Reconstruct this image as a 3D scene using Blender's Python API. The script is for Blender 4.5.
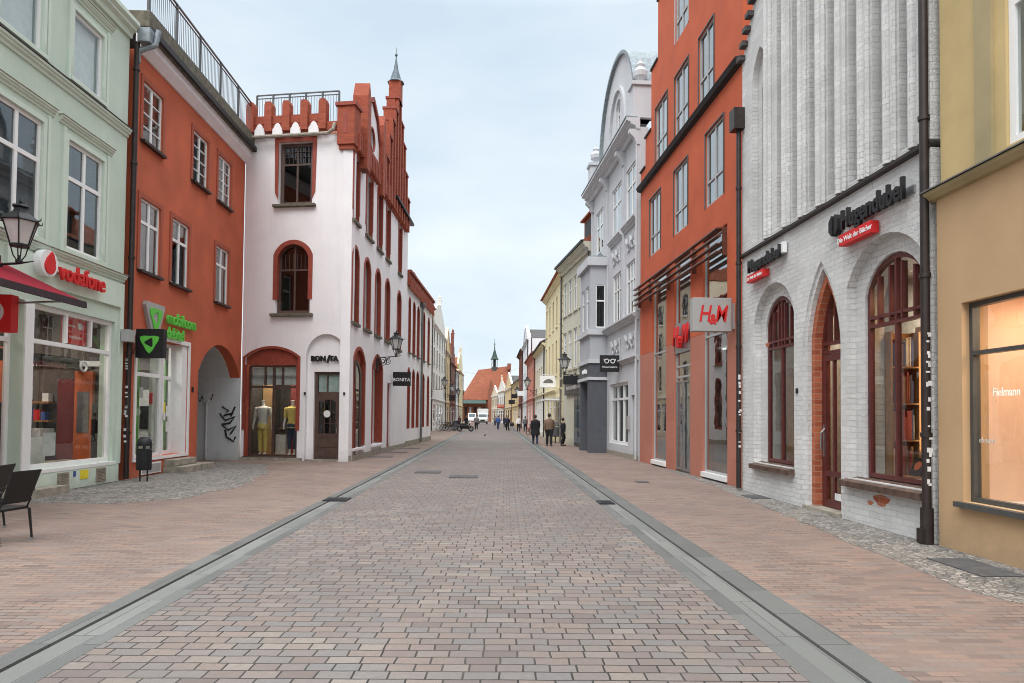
import bpy, bmesh, math, random
from mathutils import Vector, Matrix
from mathutils.geometry import tessellate_polygon
random.seed(7)
PI = math.pi
for o in list(bpy.data.objects): bpy.data.objects.remove(o)
S = bpy.context.scene
C = S.collection
# ------------------------------------------------------------------ camera, sky, light, exposure
cam = bpy.data.objects.new('camera', bpy.data.cameras.new('camera')); C.objects.link(cam); S.camera = cam
F_PX = 680.0
cam.data.sensor_fit = 'HORIZONTAL'; cam.data.sensor_width = 36
cam.data.lens = F_PX / 1024 * 36
cam.data.shift_y = 0.05379286448860249
cam.data.clip_start = 0.05; cam.data.clip_end = 3000
cam.matrix_world = Matrix.Translation((0, 0, 1.7)) @ Matrix.Rotation(-0.026178419810753275, 4, 'Z') @ \
    Matrix.Rotation(PI / 2 + math.radians(1.65), 4, 'X') @ Matrix.Rotation(0.0096, 4, 'Z')
S.render.resolution_x = 1024; S.render.resolution_y = 683
SUN_EL, SUN_AZ = 48, 200      # azimuth clockwise from +Y: behind the camera, slightly left
W = bpy.data.worlds.new("World"); S.world = W; W.use_nodes = True
nt = W.node_tree; nt.nodes.clear()
def wn(t, **k):
    n = nt.nodes.new(t)
    for a, b in k.items(): setattr(n, a, b)
    return n
tc = wn('ShaderNodeTexCoord'); sk = wn('ShaderNodeTexSky', sky_type='NISHITA', sun_disc=False)
sk.sun_elevation = math.radians(SUN_EL); sk.sun_rotation = math.radians(SUN_AZ); sk.air_density = 1.2; sk.dust_density = 3
sep = wn('ShaderNodeSeparateXYZ'); nt.links.new(tc.outputs['Generated'], sep.inputs[0])
ramp = wn('ShaderNodeValToRGB'); nt.links.new(sep.outputs['Z'], ramp.inputs[0])
cr = ramp.color_ramp; cr.elements[0].position = 0.0; cr.elements[0].color = (.80, .855, .875, 1)
cr.elements[1].position = 1.0; cr.elements[1].color = (3.1, 3.15, 3.2, 1)
for p, c in ((.12, (.72, .80, .85)), (.3, (.645, .735, .805)), (.52, (.64, .725, .80)), (.68, (1.6, 1.68, 1.75))):
    e = cr.elements.new(p); e.color = (*c, 1)
mp = wn('ShaderNodeMapping'); mp.inputs['Scale'].default_value = (1.2, 1.2, 3.2); nt.links.new(tc.outputs['Generated'], mp.inputs[0])
nz = wn('ShaderNodeTexNoise'); nz.inputs['Scale'].default_value = 2.1; nz.inputs['Detail'].default_value = 5; nz.inputs['Roughness'].default_value = .5
nt.links.new(mp.outputs[0], nz.inputs[0])
r2 = wn('ShaderNodeValToRGB'); nt.links.new(nz.outputs[0], r2.inputs[0])
r2.color_ramp.elements[0].position = .34; r2.color_ramp.elements[0].color = (.84, .885, .93, 1)
r2.color_ramp.elements[1].position = .66; r2.color_ramp.elements[1].color = (1.10, 1.07, 1.04, 1)
mul = wn('ShaderNodeMix', data_type='RGBA', blend_type='MULTIPLY'); mul.inputs[0].default_value = 1
nt.links.new(ramp.outputs[0], mul.inputs[6]); nt.links.new(r2.outputs[0], mul.inputs[7])
b1 = wn('ShaderNodeBackground'); nt.links.new(mul.outputs[2], b1.inputs[0]); b1.inputs[1].default_value = 1.0
b2 = wn('ShaderNodeBackground'); nt.links.new(sk.outputs[0], b2.inputs[0]); b2.inputs[1].default_value = 0.05
mx = wn('ShaderNodeMixShader'); mx.inputs[0].default_value = .1
nt.links.new(b1.outputs[0], mx.inputs[1]); nt.links.new(b2.outputs[0], mx.inputs[2])
nt.links.new(mx.outputs[0], wn('ShaderNodeOutputWorld').inputs[0])
sl = bpy.data.lights.new('sun', 'SUN'); sl.energy = 1.5; sl.angle = math.radians(35); sl.color = (1, .975, .94)
so = bpy.data.objects.new('sun', sl); C.objects.link(so)
el, az = math.radians(SUN_EL), math.radians(SUN_AZ)
so.rotation_euler = Vector((math.sin(az) * math.cos(el), math.cos(az) * math.cos(el), math.sin(el))).to_track_quat('Z', 'Y').to_euler()
so.location = (0, -20, 40)
V = S.view_settings; V.view_transform = 'Standard'; V.look = 'None'; V.gamma = 1; V.exposure = 0.42; V.use_curve_mapping = False
S.render.engine = 'CYCLES'
S.cycles.filter_width = 1.0; S.cycles.max_bounces = 6; S.cycles.transparent_max_bounces = 12; S.cycles.use_denoising = True

# ------------------------------------------------------------------ materials
def newmat(name):
    m = bpy.data.materials.new(name); m.use_nodes = True
    n = m.node_tree; n.nodes.clear()
    out = n.nodes.new('ShaderNodeOutputMaterial'); p = n.nodes.new('ShaderNodeBsdfPrincipled')
    n.links.new(p.outputs[0], out.inputs[0]); return m, n, p, out
def N(n, t, **k):
    q = n.nodes.new(t)
    for a, b in k.items(): setattr(q, a, b)
    return q
def mixc(n, fac, a, b, mode='MIX'):
    q = N(n, 'ShaderNodeMix', data_type='RGBA', blend_type=mode)
    for i, v in ((0, fac), (6, a), (7, b)):
        if hasattr(v, 'is_output'): n.links.new(v, q.inputs[i])
        elif i == 0: q.inputs[0].default_value = v
        else: q.inputs[i].default_value = (*v[:3], 1)
    return q.outputs[2]
def ramp_(n, src, stops):
    r = N(n, 'ShaderNodeValToRGB'); n.links.new(src, r.inputs[0]); e = r.color_ramp.elements
    while len(e) < len(stops): e.new(.5)
    for i, (p, c) in enumerate(stops):
        e[i].position = p; e[i].color = (*c, 1) if hasattr(c, '__len__') else (c, c, c, 1)
    return r.outputs[0]
def objco(n, scale=(1, 1, 1), swap=False, rot=0, world=False):
    if world: g = N(n, 'ShaderNodeNewGeometry'); src = g.outputs['Position']
    else: t = N(n, 'ShaderNodeTexCoord'); src = t.outputs['Object']
    if swap:
        s = N(n, 'ShaderNodeSeparateXYZ'); n.links.new(src, s.inputs[0])
        a = N(n, 'ShaderNodeMath', operation='ADD'); n.links.new(s.outputs[0], a.inputs[0]); n.links.new(s.outputs[1], a.inputs[1])
        c = N(n, 'ShaderNodeCombineXYZ'); n.links.new(a.outputs[0], c.inputs[0]); n.links.new(s.outputs[2], c.inputs[1]); src = c.outputs[0]
    m = N(n, 'ShaderNodeMapping'); n.links.new(src, m.inputs[0]); m.inputs['Scale'].default_value = scale; m.inputs['Location'].default_value = (137.3, 211.7, 53.1) if (world or swap) else (0, 0, 0); m.inputs['Rotation'].default_value = (0, 0, rot)
    return m.outputs[0]
def noise(n, co, sc, det=4, ro=.55):
    q = N(n, 'ShaderNodeTexNoise'); n.links.new(co, q.inputs[0]); q.inputs['Scale'].default_value = sc; q.inputs['Detail'].default_value = det; q.inputs['Roughness'].default_value = ro
    return q.outputs[0]
def bump(n, p, h, st=.3, d=.01):
    b = N(n, 'ShaderNodeBump'); b.inputs['Strength'].default_value = st; b.inputs['Distance'].default_value = d
    n.links.new(h, b.inputs['Height']); n.links.new(b.outputs[0], p.inputs['Normal'])
def sc3(c, k): return tuple(min(1, x * k) for x in c)
def plaster(name, c, var=.12, rough=.9, streak=.15, grime=(.25, .22, .18)):
    var *= 1.25; streak *= 1.5
    m, n, p, o = newmat(name)
    co = objco(n)
    a = mixc(n, ramp_(n, noise(n, co, .9, 5), [(.3, 0), (.7, 1)]), sc3(c, 1 - var), sc3(c, 1 + var * .6))
    st = ramp_(n, noise(n, objco(n, (3.5, 3.5, .25)), 1.6, 6, .62), [(.53, 0), (.78, streak)])
    a = mixc(n, st, a, mixc(n, .55, c, grime))
    # splash dirt on the lowest half metre, with its own ragged edge
    sz = N(n, 'ShaderNodeSeparateXYZ'); t_ = N(n, 'ShaderNodeTexCoord'); n.links.new(t_.outputs['Object'], sz.inputs[0])
    md = N(n, 'ShaderNodeMath', operation='MULTIPLY_ADD'); n.links.new(noise(n, co, 3.5, 6, .7), md.inputs[0]); md.inputs[1].default_value = 1.1; n.links.new(sz.outputs[2], md.inputs[2])
    a = mixc(n, ramp_(n, md.outputs[0], [(.45, .55), (.95, 0)]), a, mixc(n, .6, c, (.16, .14, .11)))
    f = ramp_(n, noise(n, co, 14, 4, .7), [(.62, 0), (.8, streak * .8)])
    a = mixc(n, f, a, sc3(c, .72))
    n.links.new(a, p.inputs['Base Color']); p.inputs['Roughness'].default_value = rough
    bump(n, p, noise(n, co, 60, 3), .25, .01); return m
def plain(name, c, rough=.5, metal=0, var=.15, bs=40, bst=.1, spec=.5):
    m, n, p, o = newmat(name); co = objco(n)
    a = mixc(n, ramp_(n, noise(n, co, 6, 4), [(.3, 0), (.7, 1)]), sc3(c, 1 - var), sc3(c, 1 + var))
    n.links.new(a, p.inputs['Base Color']); p.inputs['Roughness'].default_value = rough; p.inputs['Metallic'].default_value = metal
    p.inputs['Specular IOR Level'].default_value = spec
    if bst: bump(n, p, noise(n, co, bs, 3), bst, .005)
    return m
def emit(name, c, st, base=None):
    m, n, p, o = newmat(name); p.inputs['Base Color'].default_value = (*(base or c), 1); p.inputs['Emission Color'].default_value = (*c, 1)
    p.inputs['Emission Strength'].default_value = st; p.inputs['Roughness'].default_value = .6; return m
def glass(name, tint=(.8, .85, .84), refl=1.0, rough=.005, k=1.0):
    m, n, p, o = newmat(name); n.nodes.remove(p)
    tr = N(n, 'ShaderNodeBsdfTransparent'); tr.inputs[0].default_value = (*tint, 1)
    gl = N(n, 'ShaderNodeBsdfGlossy'); gl.inputs['Roughness'].default_value = rough; gl.inputs['Color'].default_value = (refl, refl, refl, 1)
    lw = N(n, 'ShaderNodeLayerWeight'); fr = N(n, 'ShaderNodeMath', operation='POWER'); n.links.new(lw.outputs['Facing'], fr.inputs[0]); fr.inputs[1].default_value = 3.2
    b = N(n, 'ShaderNodeBump'); b.inputs['Strength'].default_value = .06; b.inputs['Distance'].default_value = .02
    n.links.new(noise(n, objco(n), 1.7, 2), b.inputs['Height']); n.links.new(b.outputs[0], gl.inputs['Normal'])
    ad = N(n, 'ShaderNodeMath', operation='MULTIPLY_ADD', use_clamp=True); n.links.new(fr.outputs[0], ad.inputs[0]); ad.inputs[1].default_value = .62 * k; ad.inputs[2].default_value = .035 * k
    x = N(n, 'ShaderNodeMixShader'); n.links.new(ad.outputs[0], x.inputs[0]); n.links.new(tr.outputs[0], x.inputs[1]); n.links.new(gl.outputs[0], x.inputs[2])
    n.links.new(x.outputs[0], o.inputs[0]); return m
def bricks(name, c_lo, c_hi, mortar, bw, bh, mort=.008, swap=True, rot=0, world=False, rough=.85, st=.6, offs=.5, pal=None, grime=.25, freq=2, sq=1.0, sqf=2, dist=0.0, gs=.5, patch=None, nscale=30, mvar=None, bd=.02, invert=True):
    m, n, p, o = newmat(name); co = objco(n, swap=swap, rot=rot, world=world)
    if dist:
        nn = N(n, 'ShaderNodeTexNoise'); n.links.new(co, nn.inputs[0]); nn.inputs['Scale'].default_value = 3.0; nn.inputs['Detail'].default_value = 3
        sb = N(n, 'ShaderNodeVectorMath', operation='SUBTRACT'); n.links.new(nn.outputs['Color'], sb.inputs[0]); sb.inputs[1].default_value = (.5, .5, .5)
        ms = N(n, 'ShaderNodeVectorMath', operation='SCALE'); n.links.new(sb.outputs[0], ms.inputs[0]); ms.inputs['Scale'].default_value = dist
        ad = N(n, 'ShaderNodeVectorMath', operation='ADD'); n.links.new(co, ad.inputs[0]); n.links.new(ms.outputs[0], ad.inputs[1]); co2 = ad.outputs[0]
    else: co2 = co
    b = N(n, 'ShaderNodeTexBrick'); n.links.new(co2, b.inputs[0]); b.offset = offs; b.offset_frequency = freq; b.squash = sq; b.squash_frequency = sqf
    b.inputs['Color1'].default_value = (0, 0, 0, 1); b.inputs['Color2'].default_value = (1, 1, 1, 1); b.inputs['Mortar'].default_value = (.5, .5, .5, 1)
    b.inputs['Scale'].default_value = 1; b.inputs['Mortar Size'].default_value = mort; b.inputs['Mortar Smooth'].default_value = .25
    b.inputs['Brick Width'].default_value = bw; b.inputs['Row Height'].default_value = bh; b.inputs['Bias'].default_value = 0
    col = ramp_(n, b.outputs['Color'], pal or [(0, c_lo), (1, c_hi)])
    fine = noise(n, co, nscale, 5, .7)
    col = mixc(n, ramp_(n, fine, [(.3, .0), (.75, .45)]), col, sc3(c_lo, .55))
    big = ramp_(n, noise(n, co, gs, 6, .6), [(.35, 0), (.72, grime)])
    col = mixc(n, big, col, sc3(c_lo, .6))
    if patch: col = mixc(n, ramp_(n, noise(n, co, patch[1], 6, .65), [(patch[2], 0), (patch[2] + .06, patch[3])]), col, patch[0])
    mc = mortar
    if mvar: mc = mixc(n, ramp_(n, noise(n, co, .9, 4, .6), [(.38, 0), (.6, 1)]), mortar, mvar)
    col = mixc(n, b.outputs['Fac'], col, mc)
    n.links.new(col, p.inputs['Base Color']); p.inputs['Roughness'].default_value = rough
    h = N(n, 'ShaderNodeMath', operation='MULTIPLY_ADD'); n.links.new(b.outputs['Fac'], h.inputs[0]); h.inputs[1].default_value = -1
    h2 = N(n, 'ShaderNodeMath', operation='MULTIPLY'); n.links.new(fine, h2.inputs[0]); h2.inputs[1].default_value = .5
    n.links.new(h2.outputs[0], h.inputs[2])
    h3 = N(n, 'ShaderNodeMath', operation='MULTIPLY_ADD'); n.links.new(b.outputs['Color'], h3.inputs[0]); h3.inputs[1].default_value = .35; n.links.new(h.outputs[0], h3.inputs[2])
    bump(n, p, h3.outputs[0], st, bd); return m
def cobbles(name):
    m, n, p, o = newmat(name); co = objco(n, world=True)
    v = N(n, 'ShaderNodeTexVoronoi', feature='DISTANCE_TO_EDGE'); n.links.new(co, v.inputs[0]); v.inputs['Scale'].default_value = 13
    v2 = N(n, 'ShaderNodeTexVoronoi'); n.links.new(co, v2.inputs[0]); v2.inputs['Scale'].default_value = 13
    col = ramp_(n, v2.outputs['Color'], [(0, (.08, .078, .075)), (.5, (.20, .19, .175)), (1, (.38, .35, .32))])
    e = ramp_(n, v.outputs[0], [(.02, 0), (.1, 1)])
    col = mixc(n, e, (.10, .09, .08), col)
    col = mixc(n, ramp_(n, noise(n, co, 1.3, 5), [(.4, 0), (.7, .5)]), col, (.33, .29, .25))
    n.links.new(col, p.inputs['Base Color']); p.inputs['Roughness'].default_value = .85; bump(n, p, e, .8, .02); return m

M = {}
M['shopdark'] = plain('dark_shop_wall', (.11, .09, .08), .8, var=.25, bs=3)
M['palecurtain'] = plain('pale_blue_curtain', (.72, .78, .82), .9, var=.08, bs=8)  # full curtains, and low panels whose pale blue paints a sky reflection
M['green'] = plaster('green_plaster', (.54, .64, .54), .06)
M['green_l'] = plaster('green_trim', (.60, .69, .59), .05)
M['red'] = plaster('brick_red_plaster', (.50, .112, .05), .16, streak=.25, grime=(.35, .12, .07))
M['red_d'] = plaster('dark_red_trim', (.36, .085, .045), .1)
M['white'] = plaster('white_plaster', (.80, .775, .785), .05, streak=.3, grime=(.5, .46, .42))
M['trimred'] = plain('oxblood_red_trim', (.27, .05, .028), .7, var=.2)
M['winanth'] = plain('anthracite_window_frame', (.075, .078, .075), .45, .2)
M['sillwood'] = plain('weathered_brown_sill', (.10, .06, .045), .7, var=.5)
M['brownsteel'] = plain('rust_brown_louvre', (.14, .06, .04), .4, .3)
M['tanpanel'] = plain('tan_display_panel', (.42, .27, .14), .8)
M['pinred'] = bricks('pinnacle_brick', (.31, .062, .028), (.42, .092, .043), (.20, .06, .04), .25, .085, .006, st=.3)
M['brown'] = plain('brown_window_wood', (.085, .05, .04), .45, var=.25)
M['maroon'] = plain('maroon_window_wood', (.10, .022, .02), .4, var=.25)
M['wframe'] = plain('white_window_paint', (.80, .80, .79), .4, var=.03, bst=.02)
M['gframe'] = plain('grey_window_frame', (.38, .38, .38), .4, var=.05, bst=.02)
M['dark'] = plain('black_paint', (.006, .006, .007), .6, var=.2)
M['iron'] = plain('cast_iron_black', (.02, .021, .023), .5, .3)
M['steel'] = plain('steel', (.42, .43, .44), .35, .9)
M['zinc'] = plain('zinc_sheet', (.24, .28, .30), .65, .2, var=.25)
M['pipe'] = plain('brown_down_pipe', (.035, .025, .023), .45, .3, var=.3)
M['pipegrey'] = plain('grey_down_pipe', (.16, .155, .15), .5, .3, var=.3)
M['stone'] = plain('weathered_stone', (.30, .27, .22), .85, var=.3, bs=25, bst=.4)
M['mossstone'] = plain('mossy_eave_stone', (.12, .11, .08), .9, var=.4, bs=20, bst=.5)
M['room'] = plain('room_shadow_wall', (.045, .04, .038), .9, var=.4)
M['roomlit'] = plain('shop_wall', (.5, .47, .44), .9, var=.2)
M['curtain'] = plain('curtain_cloth', (.62, .62, .60), .9, var=.1)
M['glass'] = glass('window_glass')
M['glassup'] = glass('old_window_glass', (.46, .5, .51), .95, .02, 1.7)
M['glasssky'] = glass('large_window_glass', (.55, .6, .62), 1.0, .01, 1.9)
M['shopglass'] = glass('shop_glass', (.88, .9, .89), 1.0, .003, .8)
M['whitebrick'] = bricks('white_painted_brick', (.74, .735, .72), (.86, .855, .84), (.46, .45, .43), .29, .095, .005, st=1.0, dist=.06, grime=.55, gs=1.1, patch=((.33, .12, .06), 1.1, .735, .9), mvar=(.66, .65, .63), bd=.05)
M['redbrick'] = bricks('orange_red_brick', (.36, .08, .035), (.55, .16, .07), (.4, .2, .13), .29, .105, .01, st=.5)
M['hm'] = plaster('orange_plaster', (.51, .10, .038), .12, streak=.18, grime=(.45, .15, .08))
M['hmstone'] = bricks('salmon_cladding', (.45, .165, .11), (.49, .19, .13), (.45, .15, .09), 1.2, .9, .004, st=.15, grime=.12)
M['grey'] = plaster('grey_blue_plaster', (.42, .43, .46), .06, streak=.1)
M['grey_l'] = plaster('pale_grey_trim', (.54, .55, .57), .06, streak=.16)
M['leadgrey'] = plain('lead_spire', (.10, .13, .15), .6, .2, var=.25)
M['anth'] = plain('anthracite_cladding', (.085, .09, .105), .6, var=.1)
M['cream'] = plaster('olive_cream_plaster', (.55, .53, .43), .07)
M['yellow'] = plaster('pale_yellow_plaster', (.74, .65, .42), .06)
M['fi_up'] = plaster('ochre_yellow_plaster', (.56, .42, .20), .14, streak=.25, grime=(.3, .26, .2))
M['fi_up2'] = plaster('olive_grey_pilaster', (.38, .31, .17), .14, streak=.2, grime=(.25, .22, .18))
M['fi_lo'] = plaster('tan_ochre_plaster', (.50, .33, .18), .08, streak=.12, grime=(.35, .25, .15))
M['tile'] = bricks('orange_roof_tiles', (.22, .062, .03), (.32, .105, .05), (.28, .07, .03), .25, .3, .015, st=.5)
M['tiledark'] = bricks('dark_roof_tiles', (.06, .055, .055), (.11, .10, .10), (.04, .04, .04), .25, .3, .015, st=.5)
M['church'] = bricks('church_brick', (.20, .055, .03), (.33, .10, .05), (.28, .16, .11), .3, .1, .012, st=.3)
M['copper'] = plain('green_copper', (.03, .085, .062), .6, .2, var=.3)
M['graffiti'] = plain('black_spray', (.02, .015, .02), .6)
M['passage'] = plaster('pale_passage_wall', (.55, .56, .56), .06)
M['awning'] = plain('crimson_awning_cloth', (.40, .018, .035), .85, var=.12)
def cloth(name, c):
    m, n, p, o = newmat(name); p.inputs['Base Color'].default_value = (*c, 1); p.inputs['Roughness'].default_value = .9
    tl = N(n, 'ShaderNodeBsdfTranslucent'); tl.inputs[0].default_value = (*c, 1); x = N(n, 'ShaderNodeMixShader'); x.inputs[0].default_value = .5
    n.links.new(p.outputs[0], x.inputs[1]); n.links.new(tl.outputs[0], x.inputs[2]); n.links.new(x.outputs[0], o.inputs[0]); return m
M['awning'] = cloth('crimson_awning_cloth', (.42, .02, .045))
M['valance'] = plain('dark_valance_cloth', (.035, .02, .025), .9)
M['rattan'] = bricks('black_rattan', (.005, .005, .006), (.014, .014, .015), (.002, .002, .002), .03, .012, .003, st=.8, rough=.5)
M['vred'] = plain('signal_red', (.62, .01, .012), .35, var=.05)
M['signwhite'] = plain('sign_white', (.80, .80, .80), .4, var=.04)
M['signgrey'] = plain('sign_grey', (.36, .35, .34), .5, var=.04)
M['lime'] = plain('lime_green', (.12, .55, .05), .4, var=.05)
M['yel'] = plain('sticker_yellow', (.75, .62, .03), .5)
M['lampglass'] = plain('frosted_lamp_glass', (.55, .55, .53), .25, var=.08)
M['rubber'] = plain('black_rubber', (.015, .015, .015), .7)
M['skin'] = plain('skin', (.50, .29, .2), .6, var=.06)
M['hair'] = plain('dark_hair', (.035, .022, .015), .7)
M['denim'] = plain('dark_denim', (.03, .045, .09), .85)
M['blackcloth'] = plain('black_cloth', (.012, .012, .015), .9)
M['tan'] = plain('tan_jacket', (.20, .13, .085), .85)
M['blue'] = plain('blue_jacket', (.05, .10, .30), .8)
M['whitecloth'] = plain('white_cloth', (.7, .7, .7), .85)
M['greycloth'] = plain('grey_cloth', (.16, .16, .17), .85)
M['maroonc'] = plain('maroon_cloth', (.16, .03, .03), .85)
M['vanwhite'] = plain('van_paint_white', (.75, .77, .78), .3, var=.03, bst=0)
M['vanglass'] = plain('windscreen', (.05, .08, .10), .05, var=.1, bst=0)
M['wood'] = plain('shelf_wood', (.30, .14, .05), .6, var=.3)
M['mannequin'] = plain('mannequin_white', (.78, .74, .70), .4, var=.03)
M['yellowcloth'] = plain('yellow_cloth', (.66, .50, .14), .85)
M['blouse'] = plain('pale_blouse', (.55, .52, .48), .85)
M['paper'] = plain('paper', (.7, .7, .68), .7)
M['orangewall'] = plain('orange_display_wall', (.80, .56, .42), .8, var=.04, bs=3)
M['lampwarm'] = emit('warm_lamp', (1, .78, .52), 9)
M['lampwhite'] = emit('white_shop_lamp', (1, .95, .88), 5)
M['redlit'] = emit('lit_red_sign', (.55, .012, .012), .05)
M['limelit'] = emit('lit_green_logo', (.10, .45, .05), .08)
M['whitelit'] = emit('lit_white_letters', (1, .97, .92), .5)
M['road'] = bricks('clinker_road', (.20, .17, .16), (.44, .40, .38), (.018, .016, .015), .24, .135, .0075, swap=False, rot=.0165, world=True, st=.5, freq=2, offs=.5,
    pal=[(0, (.155, .122, .108)), (.2, (.215, .172, .153)), (.42, (.185, .18, .175)), (.6, (.23, .195, .172)), (.8, (.235, .18, .152)), (1, (.275, .24, .207))], grime=.6, gs=.45, sq=.76, sqf=3, dist=.028, mvar=(.07, .06, .052), nscale=22)
M['walk'] = bricks('clinker_pavement', (.24, .17, .15), (.42, .33, .29), (.05, .038, .032), .25, .085, .006, swap=False, rot=.02, world=True, st=.35,
    pal=[(0, (.15, .113, .098)), (.2, (.26, .178, .14)), (.45, (.23, .177, .15)), (.6, (.31, .205, .153)), (.8, (.285, .213, .17)), (1, (.215, .187, .167))], grime=.55, gs=.6, dist=.02, mvar=(.19, .145, .12))
M['slabL'] = bricks('granite_slabs_light', (.16, .165, .155), (.225, .228, .215), (.07, .07, .067), .2, 1.0, .005, swap=False, world=True, st=.25, grime=.3, gs=1.2, nscale=70)
M['slabD'] = bricks('granite_slabs_dark', (.115, .118, .112), (.16, .163, .155), (.05, .05, .048), .5, .8, .005, swap=False, world=True, st=.25, grime=.3, gs=1.2, nscale=70)
M['cobble'] = cobbles('small_cobbles')
M['farpave'] = plain('far_ground', (.27, .245, .225), .9)

# ------------------------------------------------------------------ mesh helpers
class MB:
    def __init__(s): s.v = []; s.f = []; s.m = []; s.k = 0
    def mat(s, k): s.k = k; return s
    def face(s, pts):
        b = len(s.v); s.v += [tuple(p) for p in pts]; s.f.append(list(range(b, b + len(pts)))); s.m.append(s.k); return s
    def _add(s, vs, fs):
        b = len(s.v); s.v += [tuple(p) for p in vs]
        for f in fs: s.f.append([b + i for i in f]); s.m.append(s.k)
        return s
    def box(s, x0, x1, y0, y1, z0, z1):
        return s._add([(x0, y0, z0), (x1, y0, z0), (x1, y1, z0), (x0, y1, z0), (x0, y0, z1), (x1, y0, z1), (x1, y1, z1), (x0, y1, z1)],
                      [(0, 3, 2, 1), (4, 5, 6, 7), (0, 1, 5, 4), (1, 2, 6, 5), (2, 3, 7, 6), (3, 0, 4, 7)])
    def plate(s, outer, holes, y0, y1, flip=None):
        loops = [outer] + list(holes); pts = [p for l in loops for p in l]
        tris = tessellate_polygon([[Vector((a, b, 0)) for a, b in l] for l in loops])
        n = len(pts); vs = [(a, y0, b) for a, b in pts] + [(a, y1, b) for a, b in pts]
        fs = [tuple(t) for t in tris] + [tuple(n + i for i in reversed(t)) for t in tris]
        k = 0
        for l in loops:
            m = len(l)
            for i in range(m): fs.append((k + i, k + (i + 1) % m, n + k + (i + 1) % m, n + k + i))
            k += m
        return s._add(vs, fs)
    def prof(s, pr, x0, x1):       # profile [(y,z)] swept along x
        n = len(pr); vs = [(x0, y, z) for y, z in pr] + [(x1, y, z) for y, z in pr]
        fs = [tuple(range(n)), tuple(reversed(range(n, 2 * n)))] + [(i, (i + 1) % n, n + (i + 1) % n, n + i) for i in range(n)]
        return s._add(vs, fs)
    def prism(s, base, z0, z1):    # base [(x,y)]
        n = len(base); vs = [(x, y, z0) for x, y in base] + [(x, y, z1) for x, y in base]
        return s._add(vs, [tuple(range(n)), tuple(reversed(range(n, 2 * n)))] + [(i, (i + 1) % n, n + (i + 1) % n, n + i) for i in range(n)])
    def tube(s, path, r, n=8):
        P = [Vector(p) for p in path]; rs = r if hasattr(r, '__len__') else [r] * len(P); vs = []; up = None
        for i, p in enumerate(P):
            d = (P[min(i + 1, len(P) - 1)] - P[max(i - 1, 0)]).normalized()
            a = d.cross(Vector((0, 0, 1)) if abs(d.z) < .95 else Vector((0, 1, 0)))
            if up is not None:
                a = up - d * up.dot(d)
            a.normalize(); up = a; b = d.cross(a)
            vs += [p + (a * math.cos(2 * PI * k / n) + b * math.sin(2 * PI * k / n)) * rs[i] for k in range(n)]
        fs = []
        for i in range(len(P) - 1):
            for k in range(n): fs.append((i * n + k, i * n + (k + 1) % n, (i + 1) * n + (k + 1) % n, (i + 1) * n + k))
        fs += [tuple(range(n)), tuple(range((len(P) - 1) * n, len(P) * n))]
        return s._add(vs, fs)
    def lathe(s, pr, cx=0, cy=0, cz=0, n=16, ph=0, ax='z'):
        vs = []
        for r, z in pr:
            for k in range(n):
                a = 2 * PI * k / n + ph; c, d = r * math.cos(a), r * math.sin(a)
                vs.append((cx + c, cy + d, cz + z) if ax == 'z' else ((cx + z, cy + c, cz + d) if ax == 'x' else (cx + c, cy + z, cz + d)))
        m = len(pr); fs = [(i * n + k, i * n + (k + 1) % n, (i + 1) * n + (k + 1) % n, (i + 1) * n + k) for i in range(m - 1) for k in range(n)]
        if pr[0][0] > 1e-4: fs.append(tuple(range(n)))
        if pr[-1][0] > 1e-4: fs.append(tuple(range((m - 1) * n, m * n)))
        return s._add(vs, fs)
    def ball(s, c, r, n=12, sx=1, sy=1, sz=1):
        b = len(s.v); pr = [(max(1e-5, math.sin(PI * i / 8)) * r, -math.cos(PI * i / 8) * r) for i in range(9)]
        s.lathe(pr, 0, 0, 0, n)
        for i in range(b, len(s.v)):
            x, y, z = s.v[i]; s.v[i] = (c[0] + x * sx, c[1] + y * sy, c[2] + z * sz)
        return s
    def ring(s, c, R, r, n=24, m=6, ax='y'):
        b = len(s.v); vs = []; fs = []
        for i in range(n):
            a = 2 * PI * i / n
            for j in range(m):
                t = 2 * PI * j / m; q = R + r * math.cos(t); h = r * math.sin(t)
                vs.append((c[0] + q * math.cos(a), c[1] + h, c[2] + q * math.sin(a)) if ax == 'y' else (c[0] + h, c[1] + q * math.cos(a), c[2] + q * math.sin(a)))
        for i in range(n):
            for j in range(m): fs.append((i * m + j, ((i + 1) % n) * m + j, ((i + 1) % n) * m + (j + 1) % m, i * m + (j + 1) % m))
        return s._add(vs, fs)
    def mesh(s, name, mats, smooth=False, bevel=0):
        me = bpy.data.meshes.new(name); me.from_pydata(s.v, [], s.f)
        for x in (mats if isinstance(mats, (list, tuple)) else [mats]): me.materials.append(M[x] if isinstance(x, str) else x)
        me.polygons.foreach_set('material_index', s.m)
        bm = bmesh.new(); bm.from_mesh(me); bmesh.ops.remove_doubles(bm, verts=bm.verts, dist=1e-5)
        bmesh.ops.recalc_face_normals(bm, faces=bm.faces)
        if bevel:
            es = [e for e in bm.edges if len(e.link_faces) == 2 and e.calc_face_angle(0) > .6]
            bmesh.ops.bevel(bm, geom=es, offset=bevel, segments=1, affect='EDGES', clamp_overlap=True)
        bm.to_mesh(me); bm.free()
        if smooth:
            me.polygons.foreach_set('use_smooth', [True] * len(me.polygons)); me.set_sharp_from_angle(angle=math.radians(40))
        return me
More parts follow.
